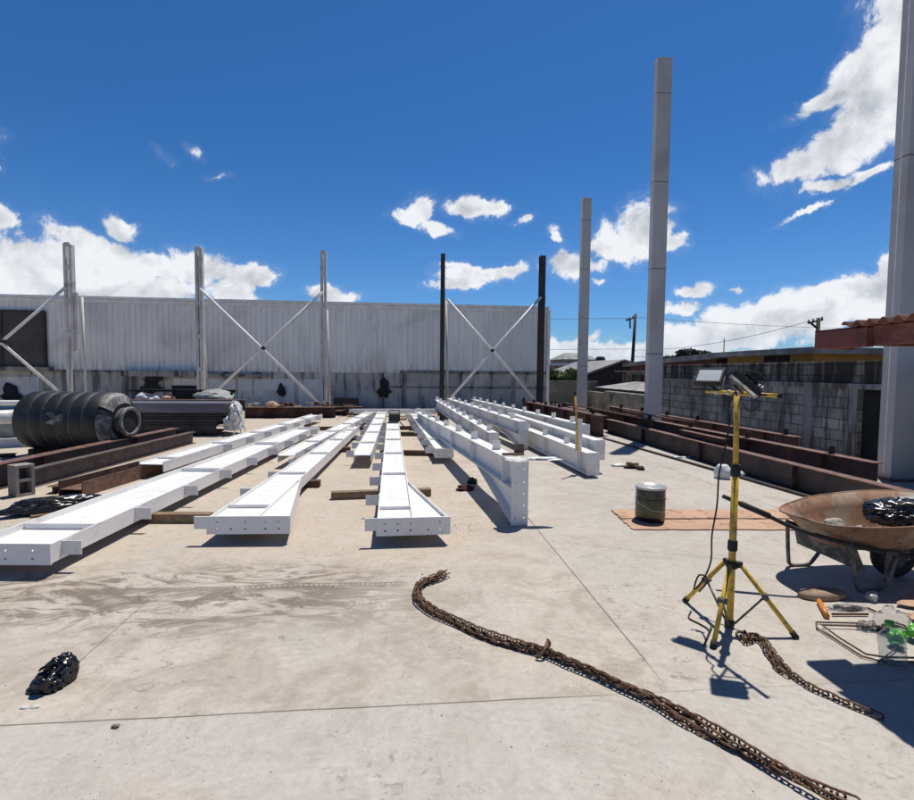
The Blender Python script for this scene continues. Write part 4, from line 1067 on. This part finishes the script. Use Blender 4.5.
MB().lathe([(r+.001,.05),(r+.0015,.052),(r+.0015,.215),(r+.001,.217)], 40, capends=False).build('label_band', M['paillabel'], pl)
MB().lathe([(r+.001,.235),(r+.007,.24),(r+.001,.245)], 40, capends=False).build('bead', M['pail'], pl)
MB().lathe([(r+.001,.345),(r+.009,.35),(r+.009,.368),(r-.002,.372),(r-.006,.362),(0,.362)], 40, capends=False).build('lid', M['paillid'], pl)
MB().tube([(r+.005,0,.27),(r+.045,.0,.20),(r+.03,-.10,.14),(.08,-r-.01,.12),(-.06,-r-.012,.14),(-r-.01,-.06,.2),(-r-.008,0,.27)][::1], .0022, 6).build('handle', M['galv'], pl)
mb = MB()
for s in (-1,1): mb.box(s*r-.008+s*.006,s*r+.008+s*.006,-.012,.012,.255,.285)
mb.build('lug', M['galv'], pl)

# ---------------- wheelbarrow
wb = thing('wheelbarrow', 'rusty orange wheelbarrow loaded with rubble and a black bag at the right', 'wheelbarrow', (3.45,3.74,0))
O2 = Vector((3.45,3.74,0))
rim = [(2.98,3.62,.52),(3.08,3.50,.50),(3.30,3.44,.49),(3.65,3.40,.50),(4.0,3.40,.54),(4.28,3.50,.58),(4.38,3.72,.60),(4.32,3.98,.61),(4.05,4.12,.60),(3.72,4.14,.575),(3.42,4.10,.55),(3.15,4.02,.51),(3.0,3.86,.505)]
rimc = spline(rim+[rim[0]], .04)
n = len(rimc); c = Vector((3.62,3.77,.27))
lv = [(1.0,0),(.975,-.004),(.82,.35),(.62,.85),(.5,1.0),(.0,1.0)]
def traylv(f, g, inner=0.):
    out = []
    for p in rimc:
        q = Vector((c.x+(p.x-c.x)*f, c.y+(p.y-c.y)*f, p.z+(c.z-p.z)*g))
        out.append(q-O2)
    return out
mb = MB(); vs = []; fs = []
for f, g in lv: vs += traylv(f,g)
for k in range(len(lv)-1):
    for i in range(n): fs.append((k*n+i,k*n+(i+1)%n,(k+1)*n+(i+1)%n,(k+1)*n+i))
mb.add(vs, fs, True); o = mb.build('tray', M['tray'], wb); so = o.modifiers.new('solid','SOLIDIFY'); so.thickness = .006
MB().tube([p-O2 for p in rimc], .009, 8, closed=True).build('rolled_rim', M['tray'], wb)
h1 = [G(722.7,496,.66), G(760,512,.56), G(800,530,.45), Vector((3.35,3.50,.33)), Vector((3.66,3.55,.25)), Vector((3.95,3.60,.20))]
h1 = [p-O2 for p in h1]
hd = MB().tube(curve(h1,.04), .016, 10).build('handle', M['matteblack'], wb)
g0 = h1[0]; g1 = h1[1]; MB().tube([g0.lerp(g1,.48),g0.lerp(g1,1.25)], .023, 10).build('grip', M['rubber'], hd)
h2 = [Vector((3.16,4.0,.38)), Vector((3.25,3.98,.35)), Vector((3.45,3.95,.30)), Vector((3.8,3.84,.24)), Vector((3.98,3.76,.20))]
MB().tube(curve([p-O2 for p in h2],.04), .016, 10).build('handle', M['matteblack'], wb)
for (yy, fx, fy, lx) in ((3.50,3.42,3.47,3.28),(3.96,3.36,3.98,3.14)):
    pts = [(lx,yy,.36),(lx+.04,fy,.06),(lx+.07,fy,.012),(lx+.20,fy,.012),(lx+.26,fy,.05),(lx+.40,yy,.27)]
    mb = MB(); P = spline([Vector(p)-O2 for p in pts], .03)
    # flat strap legs
    for i in range(len(P)-1):
        d = P[i+1]-P[i]
    mb.tube(P, .015, 8); mb.build('leg', M['framegrey'], wb)
# cross plate between the legs
mb = MB(); q = [(3.19,3.95,.35),(3.32,3.50,.33),(3.40,3.48,.13),(3.24,3.97,.20)]; q = [Vector(p)-O2 for p in q]
mb.add(q+[p+Vector((.012,.004,0)) for p in q], [(0,1,2,3),(7,6,5,4),(0,4,5,1),(1,5,6,2),(2,6,7,3),(3,7,4,0)]); mb.build('cross_plate', M['framegrey'], wb)
mb = MB(); q = [(3.60,3.52,.28),(3.70,3.52,.27),(3.60,3.46,.03),(3.545,3.46,.03)]; q = [Vector(p)-O2 for p in q]
mb.add(q+[p+Vector((.0,.012,0)) for p in q], [(0,1,2,3),(7,6,5,4),(0,4,5,1),(1,5,6,2),(2,6,7,3),(3,7,4,0)]); mb.build('strap', M['framegrey'], wb)
WC = Vector((3.87,3.72,.19))-O2
wh_ = MB().tube([WC+Vector((0,-.13,0)),WC+Vector((0,.13,0))], .012, 8).build('wheel', M['framegrey'], wb)
MW = Matrix.Translation(WC)@Matrix.Rotation(R_(90),4,'X')
MB().lathe([(.115,-.035),(.15,-.045),(.182,-.03),(.19,0),(.182,.03),(.15,.045),(.115,.035)], 36, MW, capends=False).build('tyre', M['rubber'], wh_)
MB().lathe([(.02,-.04),(.04,-.04),(.05,-.012),(.10,-.012),(.118,-.034),(.118,.034),(.10,.012),(.05,.012),(.04,.04),(.02,.04)], 28, MW, capends=False).build('rim', M['framegrey'], wh_)
# load
rnd = random.Random(9)
for i in range(9):
    p = (3.28+rnd.random()*.5, 3.62+rnd.random()*.34, .30+rnd.random()*.07)
    crumple('rubble_lump', p, (rnd.uniform(.05,.10),rnd.uniform(.05,.09),rnd.uniform(.03,.06)), M['cement'], 'lump of pale rubble in the wheelbarrow tray', 'rubble', 50+i, sub=1, amp=.2, group='rubble lumps in the wheelbarrow')
bw_bag = crumple('plastic_bag', (3.92,3.72,.43), (.24,.2,.11), M['black'], 'shiny black plastic bag heaped in the wheelbarrow', 'bag', 71, amp=.36, sub=4, sharp=False, film=True)
crumple('cement_bag', (4.18,3.80,.46), (.17,.2,.11), M['tarp'], 'crumpled grey film beside the black bag in the wheelbarrow', 'bag', 73, amp=.3)
def flaps(parent, base, n, size, seed):
    rnd = random.Random(seed)
    for k in range(n):
        a = rnd.uniform(0,6.28); L_ = size*rnd.uniform(.7,1.3); vs = []; fs = []; m_ = 9
        d = Vector((math.cos(a),math.sin(a),rnd.uniform(.1,.9))).normalized(); s_ = Vector((-d.y,d.x,.2)).normalized(); ph = rnd.uniform(0,6)
        for i in range(m_):
            f = i/(m_-1); c = Vector(base)+d*L_*f+Vector((0,0,-.55*size*f*f)); w_ = size*(.10+.55*f)
            for j in range(5):
                g = j/4-.5; vs.append(c+s_*w_*g+Vector((0,0,.12*size*math.sin(j*2.4+ph+f*3)*(.3+f))))
        for i in range(m_-1):
            for j in range(4): fs.append((i*5+j,i*5+j+1,i*5+6+j,i*5+5+j))
        mb = MB(); mb.add(vs, fs, True); mb.build('loose_flap', M['black'], parent)
flaps(bw_bag, (-.05,0,.17), 4, .13, 4)
# ---------------- right foreground clutter
p = G(822,597,0); o = MB().lathe([(.0,.012),(.14,.012),(.16,.006),(.15,.04),(.07,.06),(.0,.062)], 24, Matrix.Diagonal((1.15,.5,1,1)), capends=False).build('broken_lid', M['tray']); o.location = p; tag(o, 'tan disc like lid lying in the shade under the wheelbarrow', 'lid')
a = G(819,601,.02); b_ = G(827,616,.02)
o = MB().tube([a,b_], .017, 10).build('tool_handle', M['orangeplastic']); tag(o, 'orange plastic tool handle lying right of the tripod', 'tool')
p = G(848,609,0); crumple('plastic_film', (p.x,p.y,0), (.13,.04,.022), M['clear'], 'crumpled clear film lying behind the wire frame', 'film', 81, amp=.35)
mb = MB(); mb.tube([G(832,614,.015),G(868,614,.015)], .008, 6); mb.tube([G(868,608,.015),G(886,616,.015)], .007, 6); tag(mb.build('wire_offcut', M['chain']), 'short brown wire offcuts beside the crumpled film', 'wire')
p = G(870,602,0); o = MB().lathe([(.03,0),(.034,.01),(.034,.05),(.016,.07),(.014,.085)], 16).build('metal_cup', M['paillid']); o.location = (p.x,p.y,.02); o.rotation_euler = (0,1.2,.5); tag(o, 'small silver cup lying in front of the wheelbarrow wheel', 'cup')
wf_ = thing('rebar_loop', 'bent steel wire frame lying flat beside the clear jug', 'wire frame', tuple(G(850,640,0)))
L_ = wf_.location.copy()
for k, pts in enumerate([[(912,624),(860,623),(816,622),(817,628),(840,642),(862,656),(880,661),(925,662)],[(905,627),(860,626),(822,625),(840,638),(866,654),(885,657),(930,658)]]):
    MB().tube([G(*q,.012+.008*k)-L_ for q in pts], .0055, 6).build('rod', M['chain'], wf_)
MB().tube([G(880,661,.02)-L_,G(905,640,.02)-L_], .004, 6).build('rod', M['chain'], wf_)
p = G(897,668,0)
jg = thing('clear_jug', 'clear plastic jug lying on the wire frame with green wrap behind', 'jug', (p.x+.02,p.y+.04,.0), R_(20))
MB().lathe([(.021,.205),(.022,.21),(.022,.228),(.0,.23)], 16, Matrix.Translation((0,0,0.005))@Matrix.Rotation(R_(-8),4,'X'), capends=False).build('cap', M['green'], jg)
mb = MB(); mb.lathe([(.0,.006),(.03,.0),(.055,.003),(.062,.015),(.062,.035),(.057,.042),(.062,.049),(.062,.062),(.057,.069),(.062,.076),(.063,.10),(.064,.12),(.058,.145),(.04,.172),(.020,.19),(.018,.205)], 28, Matrix.Translation((0,0,0.005))@Matrix.Rotation(R_(-8),4,'X'), capends=False)
o = mb.build('bottle', M['clear'], jg); 
so = o.modifiers.new('s','SOLIDIFY'); so.thickness = .0015
p = G(892,632,0)
crumple('clear_bag', (p.x,p.y,.0), (.10,.085,.095), M['clear'], 'bulging clear plastic bag behind the clear jug', 'bag', 83, amp=.18, sharp=False)
p = G(868,629,0)
o = crumple('small_bottle', (p.x,p.y,.0), (.065,.035,.035), M['clear'], 'small crushed clear bottle at the corner of the wire frame', 'bottle', 85, amp=.3)
mb = MB()
for k in range(8):
    q = G(886+k*4, 618+2*math.sin(k*2), .15+.02*math.sin(k*1.7)); mb.tube([q-Vector((.02,0,.01)),q+Vector((.02,.01,.012))], .016+.006*math.sin(k), 8)
p = G(888,628,.10)
o = crumple('green_wrapper', (p.x+.03,p.y-.03,.03), (.05,.04,.045), M['green'], 'bright green wrapper inside the clear bag', 'wrapper', 87, amp=.35)
p = G(914,634,.04); crumple('green_bottle', (p.x,p.y,.03), (.05,.04,.045), M['green'], 'bright green bottle cut by the right edge', 'bottle', 88, amp=.2)
o = MB().prism(ragged([tuple(G(896,607)[:2]),tuple(G(925,612)[:2]),tuple(G(935,597)[:2]),tuple(G(908,598)[:2])],5,.006,8),.02,.026).build('cardboard_scrap', M['ply']); tag(o, 'small cardboard scrap in front of the wheelbarrow wheel', 'cardboard')
o = MB().prism(ragged([tuple(G(902,622)[:2]),tuple(G(930,624)[:2]),tuple(G(930,616)[:2]),tuple(G(908,616)[:2])],5,.006,9),.02,.026).build('cardboard_scrap', M['ply']); tag(o, 'tiny cardboard scrap just above the green bottle', 'cardboard')
# ---------------- other loose items
p = G(38,697,0); bg = crumple('plastic_bag', (p.x+.0,p.y+.07,0), (.066,.055,.055), M['black'], 'crumpled black plastic bag alone on the slab at lower left', 'bag', 91, amp=.40, sub=4, sharp=False, film=True)
p = G(48,670,0); o = crumple('bag_fold', (.035,.05,.0), (.055,.05,.085), M['black'], None, None, 92, amp=.40, sub=4, sharp=False, film=True); o.parent = bg
flaps(bg, (.03,.02,.12), 5, .065, 9)
p = G(55,511,0); sh = crumple('plastic_sheet', (p.x,p.y,.03), (.42,.13,.08), M['black'], 'glossy black plastic sheet lying on a board beside the widest rafter', 'plastic sheet', 95, amp=.32, sub=4, sharp=False, film=True); sh.rotation_euler = (0,0,R_(35))
o = timber((-3.98,5.86), (-3.3,6.35), .10, .025, .0, 'flat tan board under the black plastic sheet')
o = timber((-3.55,7.35), (-3.2,7.55), .2, .012, .0, 'thin tan board lying between the brown channel and the white rafter')
p = G(465,490,0); crumple('work_glove', (p.x-.01,p.y,0), (.10,.07,.035), M['redcloth'], 'dark red work glove lying left of the nearest upright rafter', 'glove', 97, amp=.6)
p = G(472,484,0); crumple('dark_rag', (p.x,p.y+.02,0), (.07,.05,.05), M['cloth'], 'small black rag touching the dark red glove', 'rag', 98, amp=.5)
p = G(632,468,0); crumple('rag', (p.x,p.y,0), (.12,.08,.05), M['darkwood'], 'brown rag lying on the open slab left of the pail', 'rag', 99, amp=.5)
p = G(641,470,0); crumple('scrap', (p.x,p.y,0), (.07,.04,.04), M['matteblack'], 'small black scrap at the right end of the brown rag', 'scrap', 100, amp=.4, sub=2)
p = G(620,466,0); crumple('plastic_film', (p.x,p.y,0), (.14,.06,.025), M['whiteplastic'], 'small white film at the left end of the brown rag', 'film', 101, amp=.5, sub=2)
p = G(727,478,0); crumple('white_helmet', (p.x-.08,p.y,0), (.12,.13,.15), M['whiteplastic'], 'rounded white bucket like shell behind the tripod pole', 'shell', 103, amp=.12, sharp=False)
p = G(737,476,0); crumple('paper_scrap', (p.x+.03,p.y,0), (.10,.06,.05), M['whiteplastic'], 'white crumpled paper right of the rounded white shell', 'paper', 104, amp=.4, sub=2)
p = G(680,458,0); crumple('plastic_film', (p.x,p.y,0), (.18,.05,.02), M['whiteplastic'], 'flat white film at the foot of the long brown beam', 'film', 105, amp=.4, sub=2)
p = G(415,428,0); 
for k,(px,py,lb) in enumerate(((403,420,'small tan offcut right of the black welding machine'),(410,429,'small dark scrap between the central rafter and its right neighbour'),(352,440,'small dark scrap left of the short looking rafter'),(416,416,'pale scrap beside the far end of the right flat rafter'))):
    p = G(px,py,0); crumple('scrap', (p.x,p.y,0), (.14,.09,.06), M[['ply','dark','matteblack','whiteplastic'][k]], lb, 'scrap', 110+k, sub=2, amp=.4)
p = G(20,708,0); crumple('paper_scrap', (p.x+.02,p.y,0), (.022,.014,.006), M['whiteplastic'], 'tiny white chip left of the lower left black bag', 'scrap', 121, sub=1)
p = G(27,709,0); crumple('paper_scrap', (p.x+.03,p.y+.01,0), (.02,.012,.006), M['whiteplastic'], 'tiny white chip right in front of the lower left black bag', 'scrap', 122, sub=1)
p = G(116,727,0); crumple('pebble', (p.x,p.y,0), (.018,.012,.008), M['stone'], 'dark flat pebble lying just in front of the front joint', 'pebble', 123, sub=1)
# grit: countless crumbs
rnd = random.Random(77); mb = MB()
def crumb(x, y, s):
    a = rnd.uniform(0,3); vs = []
    for k in range(5):
        an = a+k*1.2566; vs.append((x+s*math.cos(an)*rnd.uniform(.6,1.1), y+s*math.sin(an)*rnd.uniform(.6,1.1), .0005))
    vs.append((x,y,s*rnd.uniform(.5,.9)))
    mb.add(vs, [(k,(k+1)%5,5) for k in range(5)])
for i in range(420):
    x = rnd.gauss(-1.,1.8); y = rnd.gauss(4.0,.5) if rnd.random() < .6 else rnd.uniform(1.4,9)
    crumb(x, y, rnd.uniform(.0015,.006) if rnd.random() < .95 else rnd.uniform(.006,.012))
for i in range(260):
    crumb(rnd.uniform(-3,5), rnd.uniform(1.3,8), rnd.uniform(.001,.004))
for i in range(160):
    crumb(rnd.gauss(.55,.12), rnd.gauss(5.25,.18), rnd.uniform(.003,.008))
for i in range(300):
    crumb(rnd.uniform(-4,6), rnd.uniform(17,21), rnd.uniform(.01,.05))
o = mb.build('grit', M['stone']); o['kind'] = 'stuff'
# ------------------------------------------------------------ light and sky
SUNV = Vector((.2114,.282,1)).normalized()
elev = math.asin(SUNV.z); azi = math.atan2(SUNV.x, SUNV.y)
sun = bpy.data.lights.new('sun', 'SUN'); sun.energy = 4.75; sun.angle = R_(.53); sun.color = (1,.945,.86)
so = bpy.data.objects.new('sun', sun); COL.objects.link(so)
so.rotation_euler = SUNV.to_track_quat('Z','Y').to_euler(); so.location = (0,0,30)
wd = bpy.data.worlds.new('World'); S.world = wd; wd.use_nodes = True
t = NT(wd.node_tree); bg = t.n['Background']
sky = t.new('ShaderNodeTexSky', sky_type='NISHITA'); sky.sun_disc = False
sky.sun_elevation = elev; sky.sun_rotation = azi; sky.air_density = 1.0; sky.dust_density = .2; sky.ozone_density = 3.0
dirv = t.new('ShaderNodeTexCoord').outputs['Generated']
dx, dy, dz = t.sep(dirv)[:3]
az = t.math('ARCTAN2', dx, dy); el = t.math('ARCSINE', dz)
# warp
wn1 = t.noise(dirv, 9., 5, .6, color=True)
w1 = t.new('ShaderNodeVectorMath', operation='SUBTRACT'); t.set(w1,0,wn1); w1.inputs[1].default_value = (.5,.5,.5)
wx, wy, _ = t.sep(w1.outputs[0])[:3]
wn2 = t.noise(dirv, 30., 4, .6, color=True)
w2 = t.new('ShaderNodeVectorMath', operation='SUBTRACT'); t.set(w2,0,wn2); w2.inputs[1].default_value = (.5,.5,.5)
wx2, wy2, _ = t.sep(w2.outputs[0])[:3]
azw = t.math('ADD', t.math('MULTIPLY_ADD', wx, .085, az), t.math('MULTIPLY', wx2, .026))
elw = t.math('ADD', t.math('MULTIPLY_ADD', wy, .05, el), t.math('MULTIPLY', wy2, .022))
cv = t.new('ShaderNodeCombineXYZ'); t.set(cv,0,azw); t.set(cv,1,elw)
blobs = [ # px, py, rx, ry, tilt, weight
 (905,25,38,52,-20,1),(872,66,48,24,-25,1),(838,94,44,9,-12,.85),(885,112,58,36,-12,1),(835,148,58,22,-18,1),(795,165,28,13,-15,1),(905,80,40,40,0,1),
 (822,184,30,8,0,.9),(868,176,32,6,-18,.8),(815,206,28,3.5,-20,.7),
 (640,232,28,24,0,1),(620,246,26,13,0,1),(664,240,22,10,0,.9),(682,233,9,6,0,.6),(570,264,26,13,0,1),(590,266,18,8,0,.7),(564,236,8,5,30,.55),(602,281,8,4,0,.6),
 (424,206,16,13,-25,1),(407,217,14,7,0,.8),(437,226,17,6,15,.9),(474,208,24,10,0,1),(496,206,14,8,0,.9),(528,217,11,5,-20,.7),
 (485,272,32,7,0,.8),(468,282,28,6,-12,.75),(508,270,17,6,-10,.8),(460,265,16,3,0,.4),(335,297,22,7,0,.8),
 (20,268,60,36,12,1),(95,270,75,26,14,1),(140,288,70,18,8,1),(40,292,110,18,0,1),(105,247,52,15,14,1),(150,262,30,12,14,.9),(121,228,17,9,28,.85),(-5,218,26,14,20,1),(-6,140,22,10,35,.6),(2,165,10,6,0,.6),
 (216,176,11,3.5,0,.45),(190,150,9,4,30,.22),(162,157,9,5,30,.28),(205,272,34,17,12,1),(246,280,26,10,-8,.95),(225,296,36,10,0,.85),
 (600,355,55,13,0,1),(572,346,24,11,0,.9),(590,338,14,7,0,.7),(648,354,70,13,0,1),(700,340,55,16,0,1),(692,288,22,7,0,.85),(683,306,18,9,0,.85),(737,289,9,3,0,.5),
 (755,328,70,22,0,1),(730,322,30,14,0,1),(790,312,50,20,-6,1),(830,305,50,20,-5,1),(845,290,22,9,0,.95),(872,300,44,22,0,1),(889,268,15,15,0,.9),(905,310,45,38,0,1),(960,290,60,50,0,1),(1050,280,90,60,0,1),
 (-120,270,110,40,0,1),(-300,250,150,50,0,.9),(1250,250,120,60,0,.9),(950,60,50,60,0,1),(1030,90,60,50,0,.9),
]
cur = None
for (px,py,rx,ry,tilt,wgt) in blobs:
    d = ray(px,py).normalized(); a0 = math.atan2(d.x,d.y); e0 = math.asin(d.z)
    dd = ray(px+1,py).normalized(); sx = abs(math.atan2(dd.x,dd.y)-a0)
    dd = ray(px,py-1).normalized(); sy = abs(math.asin(dd.z)-e0)
    sub = t.new('ShaderNodeVectorMath', operation='SUBTRACT'); t.set(sub,0,cv.outputs[0]); sub.inputs[1].default_value = (a0,e0,0)
    v = sub.outputs[0]
    if tilt:
        ro = t.new('ShaderNodeVectorRotate', rotation_type='Z_AXIS'); t.set(ro,'Vector',v); ro.inputs['Angle'].default_value = R_(tilt); v = ro.outputs[0]
    ml = t.new('ShaderNodeVectorMath', operation='MULTIPLY'); t.set(ml,0,v); ml.inputs[1].default_value = (1/(rx*1.3*sx),1/(ry*1.3*sy),0)
    ln_ = t.new('ShaderNodeVectorMath', operation='LENGTH'); t.set(ln_,0,ml.outputs[0])
    val = t.math('MULTIPLY', t.math('SUBTRACT', 1., ln_.outputs['Value']), wgt)
    if wgt < 1: val = t.math('SUBTRACT', val, (1-wgt)*.25)
    cur = val if cur is None else t.math('MAXIMUM', cur, val)
fb1 = t.noise(dirv, 13., 10, .66, .5)
fb2 = t.noise(dirv, 50., 6, .6)
dens = t.math('ADD', cur, t.math('MULTIPLY_ADD', fb1, 1.9, -.93))
dens = t.math('ADD', dens, t.math('MULTIPLY_ADD', fb2, .3, -.15))
alpha = t.math('MAXIMUM', t.ramp(dens, .02, .36), t.math('MULTIPLY', t.ramp(dens, -.3, .2), .07))
# relief: compare noise towards the sun (up) with noise here
up_ = t.new('ShaderNodeVectorMath', operation='ADD'); t.set(up_,0,dirv); up_.inputs[1].default_value = (.006,0,.022)
fbu = t.noise(up_.outputs[0], 13., 10, .66, .5)
rel = t.math('SUBTRACT', fb1, fbu)
low = t.noise(dirv, 7., 4, .5)
vo = t.new('ShaderNodeVectorMath', operation='ADD'); t.set(vo,0,dirv); vo.inputs[1].default_value = (.012,0,.035)
rel2 = t.math('SUBTRACT', t.noise(dirv, 13., 3, .5), t.noise(vo.outputs[0], 13., 3, .5))
sh = t.math('ADD', t.math('ADD', t.math('MULTIPLY_ADD', rel, 1.7, .90), t.math('MULTIPLY', rel2, 1.3)), t.math('MULTIPLY', t.ramp(dens, .25, 1.0), -.20))
sh = t.math('ADD', sh, t.math('MULTIPLY_ADD', low, .5, -.22))
sh = t.math('MINIMUM', t.math('MAXIMUM', sh, .10), 1.0)
cloudcol = t.mix(sh, (3.0,3.35,4.0), (9.0,9.15,9.4))
hz = t.ramp(el, .10, .0, 0, .35)
cloudcol = t.mix(hz, cloudcol, (4.8,5.9,7.6))
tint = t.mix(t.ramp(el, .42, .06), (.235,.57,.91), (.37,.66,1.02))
# unseen sky above the view dimmed and greyed to weaken the shadow fill
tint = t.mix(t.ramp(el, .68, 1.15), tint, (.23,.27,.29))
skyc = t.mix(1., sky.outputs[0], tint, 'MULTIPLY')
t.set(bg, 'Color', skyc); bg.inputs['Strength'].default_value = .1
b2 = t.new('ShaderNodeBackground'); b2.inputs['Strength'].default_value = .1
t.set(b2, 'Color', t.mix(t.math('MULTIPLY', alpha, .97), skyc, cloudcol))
# clouds only stand in the front part of the sky
front = t.math('MULTIPLY', t.math('LESS_THAN', t.math('ABSOLUTE', az), 1.5), t.math('LESS_THAN', t.math('ABSOLUTE', t.math('SUBTRACT', el, .38)), .42))
ms = t.new('ShaderNodeMixShader'); t.set(ms, 0, front); t.l.new(bg.outputs[0], ms.inputs[1]); t.l.new(b2.outputs[0], ms.inputs[2])
t.l.new(ms.outputs[0], t.n['World Output'].inputs['Surface'])
wd.cycles.sampling_method = 'NONE'
# ------------------------------------------------------------ render settings
S.render.engine = 'CYCLES'
S.view_settings.view_transform = 'Standard'; S.view_settings.look = 'None'
S.view_settings.exposure = 0.0; S.view_settings.gamma = 1.0; S.view_settings.use_curve_mapping = False
S.cycles.max_bounces = 8
S.render.resolution_x = 1024; S.render.resolution_y = 896
